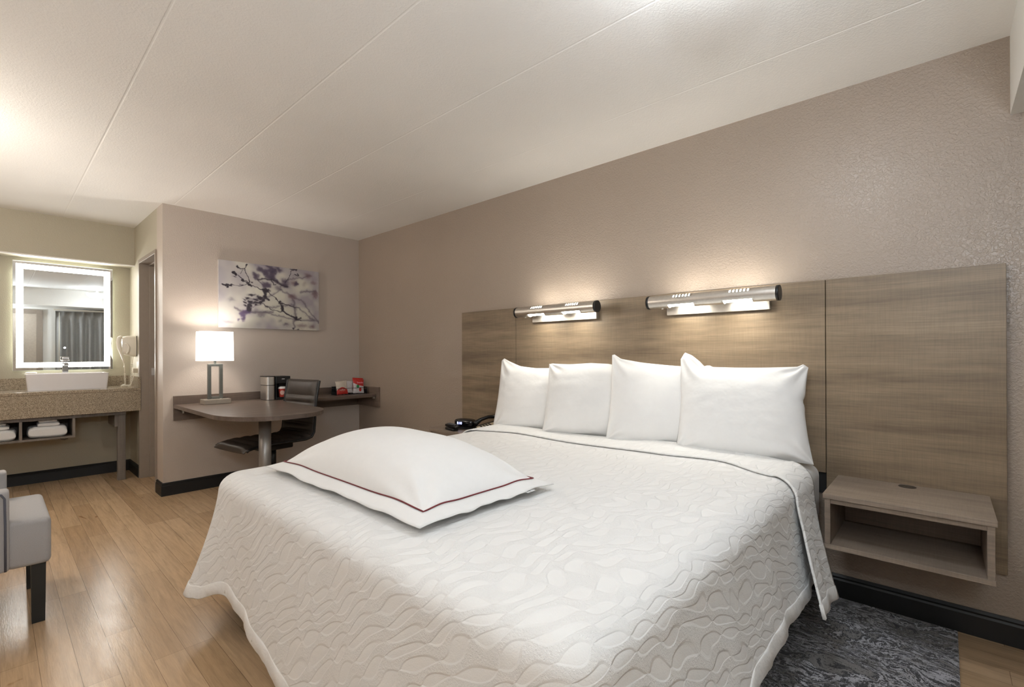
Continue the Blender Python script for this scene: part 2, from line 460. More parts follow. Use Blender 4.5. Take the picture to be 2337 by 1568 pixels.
# ceiling with shallow grooves between its boards
bm = bmesh.new()
ys = [YL-0.12, 0.12]
prof = [(YL-0.12, H)]
for s in (-3.50, -2.905, -2.31, -1.715, -1.14, -0.49):
    prof += [(s-0.006, H), (s-0.002, H+0.0012), (s+0.002, H+0.0012), (s+0.006, H)]
prof += [(0.12, H)]
prof = sorted(prof)
g0 = [bm.verts.new((XA-0.12, y, z)) for y, z in prof]; g1_ = [bm.verts.new((XW+0.12, y, z)) for y, z in prof]
for i in range(len(prof)-1): bm.faces.new((g0[i], g0[i+1], g1_[i+1], g1_[i]))
t0 = [bm.verts.new((XA-0.12, y, H+0.1)) for y in ys]; t1 = [bm.verts.new((XW+0.12, y, H+0.1)) for y in ys]
bm.faces.new((t0[0], t1[0], t1[1], t0[1]))
bm.faces.new([g0[0], g1_[0], t1[0], t0[0]]); bm.faces.new([g0[-1], t0[1], t1[1], g1_[-1]])
bm.faces.new([t0[0], t0[1]] + g0[::-1]); bm.faces.new([t1[1], t1[0]] + g1_)
bmesh.ops.recalc_face_normals(bm, faces=bm.faces)
struct(obj('ceiling', bm, M['ceiling']))
struct(simple('wall_right', M['accent'], None, (-0.12, XW+0.12, 0, 0.12, 0, H)))
struct(simple('wall_back', M['wall'], None, (-0.12, 0, -1.66, 0, 0, H), (-0.2, 0, YA, -1.66, 0, H)))
struct(simple('wall_alcove_side', M['alcove'], None, (XA, -0.905, YA, -1.62, 0, H), (-0.905, -0.2, YA, -1.62, 2.085, H)))
struct(simple('wall_alcove_back', M['alcove'], None, (XA-0.12, XA, YL, -1.62, 0, H)))
struct(simple('wall_left', M['wall'], None, (XA-0.12, XW+0.12, YL-0.12, YL, 0, H)))
struct(simple('wall_window', M['soffit'], None, (XW, XW+0.12, YL, 0, 0, H)))
struct(simple('trim_1', M['soffit'], None, (5.005, XW, YL, 0, 2.122, H)))     # soffit over the window
so = struct(simple('trim_2', M['alcove'], None, (XA, -1.15, YL, YA, 2.065, H)))    # soffit over the vanity
struct(simple('trim_3', M['soffit'], None, (-1.155, -1.135, YL, YA, 2.055, 2.066)))   # pale corner bead under the vanity soffit

def baseboard(name, pts):
    # pts: run on plan; inner side is to the left of travel
    bm = bmesh.new()
    prof = [(0, 0), (0.016, 0), (0.016, 0.082), (0.011, 0.090), (0.013, 0.098), (0.006, 0.108), (0, 0.108)]
    rows = []
    n = len(pts)
    for i, p in enumerate(pts):
        p = Vector((p[0], p[1], 0))
        ns = []
        if i > 0:
            d = (p - Vector((*pts[i-1], 0))).normalized(); ns.append(Vector((-d.y, d.x, 0)))
        if i < n-1:
            d = (Vector((*pts[i+1], 0)) - p).normalized(); ns.append(Vector((-d.y, d.x, 0)))
        nn = ns[0] if len(ns) == 1 else (ns[0]+ns[1])
        if len(ns) == 2: nn = nn / (1+ns[0].dot(ns[1]))
        rows.append([bm.verts.new(p + nn*a + Vector((0, 0, b))) for a, b in prof])
    for a, b in zip(rows, rows[1:]):
        for j in range(len(prof)):
            k2 = (j+1) % len(prof)
            bm.faces.new((a[j], b[j], b[k2], a[k2]))
    bm.faces.new(rows[0]); bm.faces.new(rows[-1][::-1])
    bmesh.ops.recalc_face_normals(bm, faces=bm.faces)
    return struct(obj(name, bm, M['base']))
baseboard('baseboard_right', [(XW-0.02, 0), (0.016, 0)])
baseboard('baseboard_back', [(0, -0.0), (0, YA), (-0.19, YA)])
baseboard('baseboard_alcove_side', [(-0.905, YA), (XA+0.016, YA)])
baseboard('baseboard_alcove_back', [(XA, YA), (XA, YL+0.016)])
baseboard('baseboard_left', [(XA, YL), (XW, YL)])

# doorway to the bathroom in the alcove side wall
d1 = struct(empty('door_1', (-0.55, YA, 0)))
d1.location = (0, 0, 0)
bm = bmesh.new()
for (x0, x1, z0, z1) in ((-0.905, -0.87, 0, 2.05), (-0.235, -0.2, 0, 2.05), (-0.905, -0.2, 2.05, 2.085)):
    box(bm, x0, x1, YA-0.012, -1.61, z0, z1, bev=0.002)
for (x0, x1, z0, z1) in ((-0.87, -0.855, 0, 2.035), (-0.25, -0.235, 0, 2.035), (-0.87, -0.235, 2.035, 2.05)):
    box(bm, x0, x1, -1.725, -1.66, z0, z1, bev=0.002)
obj('door_frame', bm, M['jamb'], d1)
sl = simple('door_panel', M['doorp'], d1, (-0.87, -0.235, -1.655, -1.615, 0.008, 2.045), bev=0.002)
simple('strike_plate', M['steel'], d1, (-0.8705, -0.8535, -1.71, -1.675, 0.98, 1.05))
bm = bmesh.new(); cyl(bm, (-0.30, -1.655, 1.0), (-0.30, -1.70, 1.0), 0.012); box(bm, -0.42, -0.288, -1.712, -1.698, 0.99, 1.01, bev=0.003)
obj('door_handle', bm, M['steel'], d1)

# entry door in the window wall (seen in the mirror)
d2 = struct(empty('door_2'))
simple('door_frame', M['jamb'], d2, (XW-0.03, XW+0.01, -3.16, -3.08, 0, 2.07), (XW-0.03, XW+0.01, -2.16, -2.07, 0, 2.07), (XW-0.03, XW+0.01, -3.08, -2.16, 1.99, 2.07), bev=0.003)
simple('door_panel', pbr('beige door', lin((176, 164, 150)), 0.5), d2, (XW-0.02, XW-0.002, -3.08, -2.16, 0.01, 1.99), bev=0.002)
bm = bmesh.new(); cyl(bm, (XW-0.02, -2.24, 1.0), (XW-0.08, -2.24, 1.0), 0.013); box(bm, XW-0.085, XW-0.07, -2.36, -2.23, 0.99, 1.012, bev=0.003)
obj('door_handle', bm, M['steel'], d2)

# window behind the curtain
w1 = struct(empty('window_1'))
simple('window_frame', M['soffit'], w1, (XW-0.03, XW+0.005, -1.86, -1.80, 0.75, 2.05), (XW-0.03, XW+0.005, -0.26, -0.20, 0.75, 2.05),
       (XW-0.03, XW+0.005, -1.80, -0.26, 1.99, 2.05), (XW-0.03, XW+0.005, -1.80, -0.26, 0.75, 0.81), bev=0.003)
simple('window_pane', pbr('night window glass', (0.02, 0.025, 0.035), 0.05), w1, (XW-0.015, XW-0.008, -1.80, -0.26, 0.81, 1.99))

# ------------------------------------------------------------------ headboard
hb = empty('headboard', (3.37, -0.001, 0), label='long wood-grain laminate headboard panel on the taupe wall behind the bed', cat='headboard')
def hpanel(x0, x1, z0, z1):
    bm = bmesh.new(); box(bm, x0-3.37, x1-3.37, -0.029, 0, z0, z1, bev=0.0012, seg=1)
    return obj('panel', bm, M['wood'], hb)
hpanel(1.747, 2.3665, 0.284, 1.527)
hpanel(2.3695, 4.3805, 0.592, 1.527)
hpanel(4.3835, 4.990, 0.284, 1.527)
bm = bmesh.new(); box(bm, 2.38-3.37, 4.38-3.37, -0.018, 0, 0.49, 0.591)
obj('mounting_rail', bm, M['dark'], hb)

# ------------------------------------------------------------------ nightstands (wall hung)
def nightstand(x0, x1, label, grommet=True):
    c = (x0+x1)/2
    t = empty('nightstand', (c, -0.030, 0.365), label=label, cat='nightstand', group='wall-hung open nightstands on the headboard')
    hw = (x1-x0)/2; yf = -0.398; z1 = 0.2255
    simple('top', M['wood_ns'], t, (-hw, hw, yf, 0, z1-0.020, z1), bev=0.001)
    simple('apron', M['wood_ns'], t, (-hw+0.024, hw-0.024, yf+0.012, yf+0.03, z1-0.040, z1-0.0205))
    for s in (-1, 1):
        a, b = sorted((s*(hw-0.006), s*(hw-0.026)))
        simple('side_panel', M['wood_ns'], t, (a, b, yf+0.006, 0, 0.0195, z1-0.0205), bev=0.001)
    simple('bottom_shelf', M['wood_ns'], t, (-hw+0.004, hw-0.004, yf+0.004, 0, 0, 0.019), bev=0.001)
    simple('back_panel', M['wood_ns'], t, (-hw+0.027, hw-0.027, -0.012, 0, 0.0195, z1-0.0205))
    if grommet:
        bm = bmesh.new()
        lathe(bm, [(0.0, 0.0028), (0.024, 0.0028), (0.030, 0.0015), (0.031, 0.0)], (0, -0.045, z1+0.0002))
        obj('cable_grommet', bm, pbr('bronze grommet', lin((52, 44, 38)), 0.4), t, True)
    return t
nightstand(4.4308, 4.9404, 'wood-grain wall-hung nightstand with open cubby, empty, right of the bed')
nightstand(1.80, 2.30, 'wood-grain wall-hung nightstand holding clock and telephone, left of the bed')

# ------------------------------------------------------------------ wall sconces on the headboard
def sconce(xc, label, dz=0.0):
    t = empty('wall_sconce', (xc, -0.0305, 1.40+dz), label=label, cat='wall lamp', group='steel tube reading lights on the headboard')
    simple('back_plate', M['steel'], t, (-0.275, 0.275, -0.030, 0, 0.0, 0.085), bev=0.002)
    yc, zc, r, L = -0.125, 0.071, 0.037, 0.335
    for ax in (-0.20, 0.17): simple('arm', M['steel'], t, (ax, ax+0.03, yc+0.02, -0.03, 0.055, 0.075))
    # tube with vent slots on top and two rectangular openings below
    xs = [-L, -L+0.006]
    slots = []
    for g in (-0.185, 0.115):
        for q in range(6):
            a = g + q*0.0175; slots.append((a, a+0.0075)); xs += [a, a+0.0075]
    opens = [(-0.215, -0.07), (0.085, 0.225)]
    for a, b in opens: xs += [a, b]
    xs += [L-0.006, L]
    base_x = list(np.linspace(-L, L, 21)); xs = sorted(set(round(x, 4) for x in xs + base_x))
    xs = [x for i, x in enumerate(xs) if i == 0 or x - xs[i-1] > 0.0012]
    N = 60
    bm = bmesh.new()
    ring = []
    for x in xs:
        ring.append([bm.verts.new((x, yc - r*math.cos(2*PI*j/N), zc + r*math.sin(2*PI*j/N))) for j in range(N)])
    for i in range(len(xs)-1):
        xm = (xs[i]+xs[i+1])/2
        for j in range(N):
            th = (j+0.5)*360.0/N          # 0 = room side, 90 = up, 180 = wall side, 270 = down
            if any(a < xm < b for a, b in slots) and (30 < th < 62): continue
            if any(a-0.03 < xm < b+0.03 for a, b in opens) and (96 < th < 138): continue
            if any(a < xm < b for a, b in opens) and (222 < th < 322): continue
            f = bm.faces.new((ring[i][j], ring[i+1][j], ring[i+1][(j+1) % N], ring[i][(j+1) % N])); f.smooth = True
    # shear the slots a little
    bmesh.ops.recalc_face_normals(bm, faces=bm.faces)
    o = obj('shade_tube', bm, M['steel'], t)
    md = o.modifiers.new('solid', 'SOLIDIFY'); md.thickness = 0.0012; md.offset = -1
    for s in (-1, 1):
        bm = bmesh.new(); x0 = s*L
        cyl(bm, (x0-s*0.004, yc, zc), (x0+s*0.010, yc, zc), r+0.0012, seg=40)
        obj('end_cap', bm, M['black'], t)
    for g in (-0.14, 0.155):
        bm = bmesh.new(); cyl(bm, (g-0.078, yc, zc), (g+0.078, yc, zc), 0.031, seg=28)
        obj('bulb', bm, M['bulb'], t)
    bm = bmesh.new(); cyl(bm, (-0.255, yc-0.006, zc-0.036), (-0.255, yc-0.006, zc-0.043), 0.006, seg=12)
    obj('switch', bm, M['steel'], t)
    return t
sconce(2.835, 'brushed steel tube wall light above the left pillows', 0.003)
sconce(3.87, 'brushed steel tube wall light above the right pillows', -0.003)

# ------------------------------------------------------------------ bed
BX0, BX1, BY0, BY1, BZ = 2.405, 4.345, -2.07, -0.035, 0.655
bed = empty('bed', (3.375, -1.05, 0), label='king bed with white sheeted mattress on a dark base under the headboard', cat='bed')
bm = bmesh.new(); box(bm, BX0+0.10-3.375, BX1-0.08-3.375, BY0+0.10+1.05, BY1+1.05-0.0, 0.012, 0.16)
obj('base', bm, M['dark'], bed)
bm = bmesh.new(); box(bm, BX0+0.01-3.375, BX1+0.012-3.375, BY0+0.04+1.05, BY1+1.05, 0.16, 0.36, bev=0.02, seg=3)
obj('box_spring', bm, M['dark'], bed)
bm = bmesh.new(); box(bm, BX0+0.01-3.375, BX1+0.017-3.375, BY0+0.04+1.05, BY1+1.05, 0.362, 0.640, bev=0.055, seg=6)
o = obj('mattress', bm, M['sheet'], bed, True)

# cross-section of the drape: distance from flat top down the side
def top_z(x, y):
    b = 0.034*math.exp(-((x-3.72)/0.42)**2)*math.exp(-((y+0.2)/0.22)**2)
    s = 0.010*math.exp(-((x-2.6)/0.3)**2)*math.exp(-((y+0.2)/0.3)**2)
    return BZ + b + s + 0.004*noise.noise(Vector((x*2.2, y*2.2, 0.3)))


RAD = 0.085
def column(edge, nrm, inner, flare, zhem, off=0.0, NT_=26, NA=8, ND=26, seed=0.0, foldamp=0.005, tpos=0.0):
    e = Vector((edge[0], edge[1])); n = Vector(nrm).normalized(); inn = Vector(inner)
    pts = []
    start = e - n*RAD
    for i in range(NT_):
        t = i/(NT_)
        t = 1-(1-t)**1.6
        p = inn.lerp(start, t)
        z = top_z(p.x, p.y)
        pts.append((p.x, p.y, z+off))
    zt = top_z(start.x, start.y)
    rz = RAD*0.85
    for i in range(NA+1):
        a = (PI/2)*i/NA*0.93
        p = start + n*((RAD+off)*math.sin(a))
        pts.append((p.x, p.y, zt - rz*(1-math.cos(a)) + off*math.cos(a)))
    x0, y0, z0 = pts[-1]
    for i in range(1, ND+1):
        t = i/ND
        w = foldamp*t**0.8*(math.sin(tpos*17+seed) + 0.6*math.sin(tpos*31+1.3*seed+t))
        d = flare*(0.25*t + 0.75*t**1.5) + w
        pts.append((x0+n.x*d, y0+n.y*d, z0 + (zhem-z0)*t))
    return pts

def skirt_path():
    """list of (edge, normal, inner, tpos) running right side head -> foot -> left side head"""
    cr = 0.10
    out = []
    t = 0.0
    yh = -0.42
    xr, xl, yf = BX1+0.02, BX0-0.005, BY0-0.02
    yin = yf+0.95
    n1_ = 86
    for i in range(n1_):
        y = yh + (yf+cr-yh)*i/n1_
        out.append(((xr, y), (1, 0), (3.375, max(y, yin)), y)); 
    for i in range(16):
        a = -(PI/2)*i/16
        out.append(((xr-cr+cr*math.cos(a), yf+cr+cr*math.sin(a)), (math.cos(a), math.sin(a)), (3.375, yin), yf+a*0.1))
    n2_ = 96
    for i in range(n2_):
        x = (xr-cr) + ((xl+cr)-(xr-cr))*i/n2_
        out.append(((x, yf), (0, -1), (3.375, yin), yf-0.2-(xr-x)))
    for i in range(20):
        a = -(PI/2) - (PI/2)*i/20
        out.append(((xl+cr+cr*math.cos(a), yf+cr+cr*math.sin(a)), (math.cos(a), math.sin(a)), (3.375, yin), -4.3-i*0.006))
    for i in range(n1_+1):
        y = yf+cr + (yh-yf-cr)*i/n1_
        out.append(((xl, y), (-1, 0), (3.375, max(y, yin)), -4.45-(y-yf)))
    return out
SP = skirt_path()
def hemline(k, e, n):
    x, y = e
    if n[0] > 0.99:      # right side
        z = interp(-y, [(0.4, 0.24), (0.75, 0.245), (1.05, 0.27), (1.4, 0.255), (2.1, 0.16)])
        fl = interp(-y, [(0.4, 0.05), (0.8, 0.055), (1.4, 0.065), (2.1, 0.12)])
    elif n[0] > 0 and n[1] > -0.999:
        z, fl = 0.13, 0.14
    elif n[1] < -0.999:     # foot
        z = interp(x, [(2.45, 0.165), (2.56, 0.175), (2.63, 0.225), (2.70, 0.235), (2.80, 0.19), (2.92, 0.185), (3.26, 0.125), (4.3, 0.12)])
        fl = interp(x, [(2.45, 0.11), (2.58, 0.06), (2.7, 0.03), (3.3, 0.055), (4.0, 0.06), (4.3, 0.12)])
    elif n[1] < -0.01:     # foot-left corner
        z, fl = 0.165, 0.125
    else:
        z = interp(-y, [(0.4, 0.16), (1.8, 0.16), (2.0, 0.09)])
        fl = interp(-y, [(0.4, 0.05), (1.7, 0.06), (2.0, 0.13)])
    return z, fl
cov = empty('coverlet', (3.375, -1.05, 0.66), label='white leaf-patterned coverlet spread over the bed and hanging at foot', cat='bedspread')
CO = Vector((3.375, -1.05, 0.66))
zf = [hemline(i, e, n) for i, (e, n, inn, tp) in enumerate(SP)]
# smooth the hem values along the path
for _ in range(4):
    zf = [tuple(sum(zf[min(max(i+d, 0), len(zf)-1)][c] for d in (-2, -1, 0, 1, 2))/5 for c in (0, 1)) for i in range(len(zf))]
bm = bmesh.new(); cols = []
for i, (e, n, inn, tp) in enumerate(SP):
    pts = column(e, n, inn, zf[i][1], zf[i][0]+0.003*math.sin(tp*23), seed=1.0, tpos=tp)
    cols.append([bm.verts.new(Vector(p)-CO) for p in pts])
m = len(cols[0])
for a, b in zip(cols, cols[1:]):
    for j in range(m-1):
        f = bm.faces.new((a[j], a[j+1], b[j+1], b[j])); f.smooth = True
        if j >= m-3: f.material_index = 0
bmesh.ops.remove_doubles(bm, verts=bm.verts, dist=0.0002)
bmesh.ops.recalc_face_normals(bm, faces=bm.faces)
o = obj('spread', bm, M['coverlet'], cov, True)
md = o.modifiers.new('solid', 'SOLIDIFY'); md.thickness = 0.006; md.offset = -1
# rolled hem
bm = bmesh.new()
rings = []
for i, (e, n, inn, tp) in enumerate(SP):
    zt, fl = zf[i]
    pts = column(e, n, inn, fl, zt+0.003*math.sin(tp*23), seed=1.0, tpos=tp)
    p = Vector(pts[-1]); u = (Vector(pts[-4])-p).normalized(); nn = Vector((n[0], n[1], 0)).normalized()
    wob = 0.0015*math.sin(tp*40)+0.001*math.sin(tp*97)
    pr_ = [(0.0, 0.0), (0.002+wob, 0.003), (0.0025+wob, 0.046), (0.0, 0.050), (-0.008, 0.045), (-0.008, 0.004)]
    rings.append([bm.verts.new(p + nn*a + u*b - u*0.010 - CO) for a, b in pr_])
for a, b in zip(rings, rings[1:]):
    for j in range(6):
        f = bm.faces.new((a[j], a[(j+1) % 6], b[(j+1) % 6], b[j])); f.smooth = True
bm.faces.new(rings[0]); bm.faces.new(rings[-1][::-1])
bmesh.ops.recalc_face_normals(bm, faces=bm.faces)
obj('hem', bm, M['hem'], cov, True)

# turned-back band at the head of the coverlet
xr, xl = BX1+0.022, BX0-0.007
NB = 120
def band_pt(s, v):
    """s: 0 right hem .. 1 left hem (over the top), v: 0 head edge .. 1 foot edge"""
    # section parameter table: right drop [0,.2], arc to .26, top to .74, arc, left drop
    if s < 0.22:
        t = 1 - s/0.22          # 1 at hem
        yh = lint(t, [(0, -0.325), (0.4, -0.40), (1, -0.50)])
        yf = lint(t, [(0, -0.63), (0.30, -0.665), (0.7, -0.755), (1, -0.83)])
        y = yh + (yf-yh)*v
        zh = 0.215 + 0.055*v - 0.0
        z0 = BZ - RAD*0.79
        z = z0 + (zh-z0)*t
        w = 0.006*t*math.sin(v*9+2) + 0.02*t*math.exp(-((v-1.0)/0.15)**2)
        x = xr+0.012 + 0.105*(0.35*t+0.65*t**1.4) + w
        return (x, y, z)
    if s < 0.30:
        a = (0.30-s)/0.08*(PI/2)*0.93
        yh = lint(1-(s-0.22)/0.08, [(0, -0.27), (1, -0.325)]); yf = lint(1-(s-0.22)/0.08, [(0, -0.56), (1, -0.63)])
        y = yh + (yf-yh)*v
        st = xr-RAD
        return (st+(RAD+0.012)*math.sin(a), y, top_z(st, y) - RAD*0.85*(1-math.cos(a)) + 0.012*math.cos(a))
    if s <= 0.78:
        t = (s-0.30)/0.48
        x = (xr-RAD) + ((xl+RAD)-(xr-RAD))*t
        yh = lint(x, [(2.4, -0.27), (3.8, -0.27), (4.1, -0.23), (xr-RAD, -0.27)])
        yf = interp(x, [(2.4, -0.575), (2.8, -0.475), (3.2, -0.50), (3.74, -0.49), (4.02, -0.445), (xr-RAD, -0.56)])
        y = yh + (yf-yh)*v
        return (x, y, top_z(x, y) + 0.008)
    if s < 0.86:
        a = (s-0.78)/0.08*(PI/2)*0.93
        y = -0.16 + (-0.6+0.16)*v - 0.02*math.sin(a)
        st = xl+RAD
        return (st-(RAD+0.012)*math.sin(a), y, top_z(st, y) - RAD*0.85*(1-math.cos(a)) + 0.012*math.cos(a))
    t = (s-0.86)/0.14
    z0 = BZ - RAD*0.79
    return (xl-0.012-0.08*t, -0.18-(0.44)*v-0.03*t, z0 + (0.22-z0)*t)
bm = bmesh.new()
grid(bm, 150, 22, lambda s, v: Vector(band_pt(s, v))-CO)
bmesh.ops.recalc_face_normals(bm, faces=bm.faces)
o = obj('turned_back_band', bm, M['coverlet'], cov, True)
md = o.modifiers.new('solid', 'SOLIDIFY'); md.thickness = 0.007; md.offset = 0
bm = bmesh.new()
rings = []
for i in range(24):
    v = i/23
    p = Vector(band_pt(0, v)); u = (Vector(band_pt(0.02, v))-p).normalized()
    rings.append([bm.verts.new(p + Vector((a, 0, 0)) + u*b - u*0.012 - CO) for a, b in [(0.003, 0), (0.006, 0.004), (0.006, 0.046), (0.002, 0.050), (-0.006, 0.045), (-0.006, 0.0)]])
for a, b in zip(rings, rings[1:]):
    for j in range(6): bm.faces.new((a[j], a[(j+1) % 6], b[(j+1) % 6], b[j])).smooth = True
bm.faces.new(rings[0]); bm.faces.new(rings[-1][::-1])
bmesh.ops.recalc_face_normals(bm, faces=bm.faces)
obj('band_hem', bm, M['hem'], cov, True)

# ------------------------------------------------------------------ pillows
def pillow_mesh(w, h, th, topf, seed, pinch=0.05, n=56, crease=1.0, rightf=None):
    bm = bmesh.new()
    def shape(a, b):
        x = a*w/2*(1 - pinch*(1-b*b)*abs(a)**2)
        z = b*h/2*(1 - pinch*0.8*(1-a*a)*abs(b)**2)
        if b > 0: z += topf(a)*b**3
        if rightf and a > 0: x += rightf(b)*a**4
        return x, z
    def front(sgn):
        g = []
        for i in range(n+1):
            row = []
            for j in range(n+1):
                a = math.sin((i/n*2-1)*PI/2*0.999); b = math.sin((j/n*2-1)*PI/2*0.999)
                x, z = shape(a, b)
                f = ((1-abs(a)**2.6)*(1-abs(b)**2.6))
                y = th/2*max(f, 0)**0.46
                # creases toward the corners, soft wrinkles
                wr = 0.005*crease*noise.noise(Vector((x*5+seed, z*7, sgn)))+0.0022*crease*noise.noise(Vector((x*14+seed, z*22, sgn)))
                y += wr*min(1, f*3)
                for ca, cb in ((-1, 1), (1, 1), (-1, -1), (1, -1)):
                    da, db = a-ca, b-cb; r_ = math.hypot(da, db)
                    if r_ < 0.9:
                        ang = math.atan2(db, da)
                        y += crease*0.006*math.sin(ang*9+seed)*math.exp(-((r_-0.3)/0.22)**2)
                row.append(bm.verts.new((x, -sgn*y, z)))
            g.append(row)
        for i in range(n):
            for j in range(n):
                q = (g[i][j], g[i+1][j], g[i+1][j+1], g[i][j+1])
                bm.faces.new(q if sgn > 0 else q[::-1]).smooth = True
    front(1); front(-1)
    bmesh.ops.remove_doubles(bm, verts=bm.verts, dist=0.0006)
    bmesh.ops.recalc_face_normals(bm, faces=bm.faces)
    return bm
def bed_pillow(x, y, z, w, h, th, lean, yaw, topf, seed, label, rightf=None):
    o = obj('pillow', pillow_mesh(w, h, th, topf, seed, rightf=rightf), M['pillow'], None, True)
    o.location = (x, y, z)
    o.rotation_euler = (R(-lean), 0, R(yaw))
    tag(o, label, 'pillow', 'white bed pillows leaning on the headboard')
    return o
GZ = 0.655
def T(tab): return lambda a: lint(a, tab)
bed_pillow(2.675, -0.185, 0.868, 0.60, 0.46, 0.15, 15, 13, T([(-1, 0.035), (-0.93, 0.052), (-0.75, 0.03), (-0.45, 0.0), (0, -0.012), (1, -0.01)]), 1.3, 'white pillow standing farthest from the wall-hung nightstand with empty cubby, leftmost of four')
bed_pillow(3.130, -0.190, 0.882, 0.60, 0.47, 0.15, 15, 13, T([(-1, -0.005), (-0.9, 0.0), (-0.5, 0.0), (0, 0.012), (0.4, 0.006), (0.7, -0.02), (1, 0.0)]), 4.1, 'white flat-topped pillow leaning second from the left on the headboard')
bed_pillow(3.610, -0.190, 0.888, 0.60, 0.47, 0.15, 15, 13, T([(-1, 0.05), (-0.95, 0.055), (-0.8, 0.028), (-0.4, 0.012), (0.3, -0.008), (1, -0.02)]), 7.7, 'white pillow with sharp pointed corner leaning third from left, partly behind rightmost')
bed_pillow(4.035, -0.195, 0.884, 0.60, 0.47, 0.16, 15, 10, T([(-1, 0.03), (-0.93, 0.07), (-0.8, 0.055), (-0.66, 0.022), (-0.58, -0.004), (-0.5, 0.004), (-0.44, -0.006), (0.3, -0.006), (0.85, -0.004), (0.93, 0.008), (1, -0.01)]), 9.2, 'white pillow with peaked notch in its top edge, rightmost and fully visible',
           rightf=lambda b: -0.008*math.exp(-((b-0.25)/0.08)**2)+0.02*(b < 0)*abs(b))

# decorative flanged pillow lying on the coverlet
def sham():
    t = empty('decorative_pillow', (3.16, -1.63, 0.674), label='white flanged pillow with dark red piping lying flat on the coverlet', cat='pillow')
    W, D, fl = 1.11, 0.62, 0.055
    wi, di = W/2-fl, D/2-fl
    n = 60
    bm = bmesh.new()
    def body(a, b, sgn):
        x = a*wi*(1-0.03*(1-b*b)*a*a); y = b*di*(1-0.05*(1-a*a)*b*b)
        f = max((1-abs(a)**2.4)*(1-abs(b)**2.4), 0)
        z = 0.026 + (0.165 if sgn > 0 else -0.016)*f**0.62
        if sgn > 0:
            z += 0.006*noise.noise(Vector((x*4, y*4, 2.0)))*min(1, f*3)
            # pulled corners
            for ca, cb in ((-1, -1), (1, -1), (1, 1), (-1, 1)):
                r_ = math.hypot(a-ca, b-cb); ang = math.atan2(b-cb, a-ca)
                z += 0.007*math.sin(ang*8+1)*math.exp(-((r_-0.3)/0.2)**2)
            z += 0.0
        return x, y, z
    for sgn in (1, -1):
        g = []
        for i in range(n+1):
            row = []
            for j in range(n+1):
                a = math.sin((i/n*2-1)*PI/2*0.999); b = math.sin((j/n*2-1)*PI/2*0.999)
                row.append(bm.verts.new(body(a, b, sgn)))
            g.append(row)
        for i in range(n):
            for j in range(n):
                q = (g[i][j], g[i+1][j], g[i+1][j+1], g[i][j+1])
                bm.faces.new(q if sgn > 0 else q[::-1]).smooth = True
    bmesh.ops.remove_doubles(bm, verts=bm.verts, dist=0.0006)
    bmesh.ops.recalc_face_normals(bm, faces=bm.faces)
    obj('cushion', bm, M['pillow'], t, True)
    # perimeter path of the seam
    per = []
    K = 60
    for i in range(K): per.append((-1+2*i/K, -1))
    for i in range(K): per.append((1, -1+2*i/K))
    for i in range(K): per.append((1-2*i/K, 1))
    for i in range(K): per.append((-1, 1-2*i/K))
    seam = [Vector(body(a, b, 1)) for a, b in per]
    bm = bmesh.new()
    tube(bm, [p + Vector((0, 0, 0.004)) for p in seam] + [seam[0]+Vector((0, 0, 0.004))], 0.0025, 6)
    obj('piping', bm, M['piping'], t, True)
    # flange
    bm = bmesh.new(); rows = []
    for q, ((a, b), p) in enumerate(zip(per, seam)):
        dx = (1 if a > 0.999 else -1 if a < -0.999 else a**7)
        dy = (1 if b > 0.999 else -1 if b < -0.999 else b**7)
        row = []
        for jj in range(6):
            s = jj/5
            wob = 0.005*math.sin(q*0.23)*s + 0.003*math.sin(q*0.61+1)*s
            row.append(bm.verts.new(p + Vector((dx*fl*s, dy*fl*s, -0.020*s + wob*0.6 + 0.001 - 0.001*s))))
        rows.append(row)
    for i in range(len(rows)):
        a_, b_ = rows[i], rows[(i+1) % len(rows)]
        for j in range(5): bm.faces.new((a_[j], a_[j+1], b_[j+1], b_[j])).smooth = True
    bmesh.ops.recalc_face_normals(bm, faces=bm.faces)
    o = obj('flange', bm, M['sheet'], t, True)
    md = o.modifiers.new('s', 'SOLIDIFY'); md.thickness = 0.003; md.offset = 0
    bm = bmesh.new(); box(bm, 0.53, 0.555, 0.16, 0.20, 0.006, 0.008)
    box(bm, 0.532, 0.553, 0.165, 0.167, 0.0081, 0.0085, mi=1); box(bm, 0.532, 0.553, 0.175, 0.177, 0.0081, 0.0085, mi=1)
    obj('care_label', bm, [M['paper'], M['black']], t)
    return t
sham()

# ------------------------------------------------------------------ rug
bm = bmesh.new(); box(bm, 1.906-3.375, 4.844-3.375, -0.985, 0.965, 0, 0.010, bev=0.003, seg=1)
o = obj('rug', bm, M['rug'], None, loc=(3.375, -1.0, 0.0005)); tag(o, 'black and grey marbled rug on the wood floor under the bed', 'rug')

# ------------------------------------------------------------------ desk
desk = empty('wall_desk', (0.4, -1.0, 0), label='dark laminate wall desk with rounded peninsula top and metal post', cat='desk')
DZ = 0.757
def D(p): return (p[0]-0.4, p[1]+1.0)
pts = [(0.022, -0.022), (0.022, -1.72)]
r_ = 0.27
xe, yf_, yb = 1.47, -1.72, -1.0
pts.append((xe-0.45, yf_))
for i in range(1, 13):
    a = -PI/2 + (PI/2)*i/12
    pts.append((xe-0.45+0.45*math.cos(a), yf_+0.33+0.33*math.sin(a)))
for i in range(0, 13):
    a = (PI/2)*i/12
    pts.append((xe-0.34+0.34*math.cos(a), yb-0.30+0.30*math.sin(a)))
pts += [(0.50, yb+0.01)]
for i in range(1, 6):
    a = -PI/2 - (PI/2)*i/6
    pts.append((0.47+0.09*math.cos(a), yb+0.10+0.09*math.sin(a)))
pts += [(0.38, -0.90), (0.38, -0.022)]
bm = bmesh.new(); prism(bm, [D(p) for p in pts], DZ-0.030, DZ, bev=0.001)
obj('desktop', bm, M['desk'], desk)
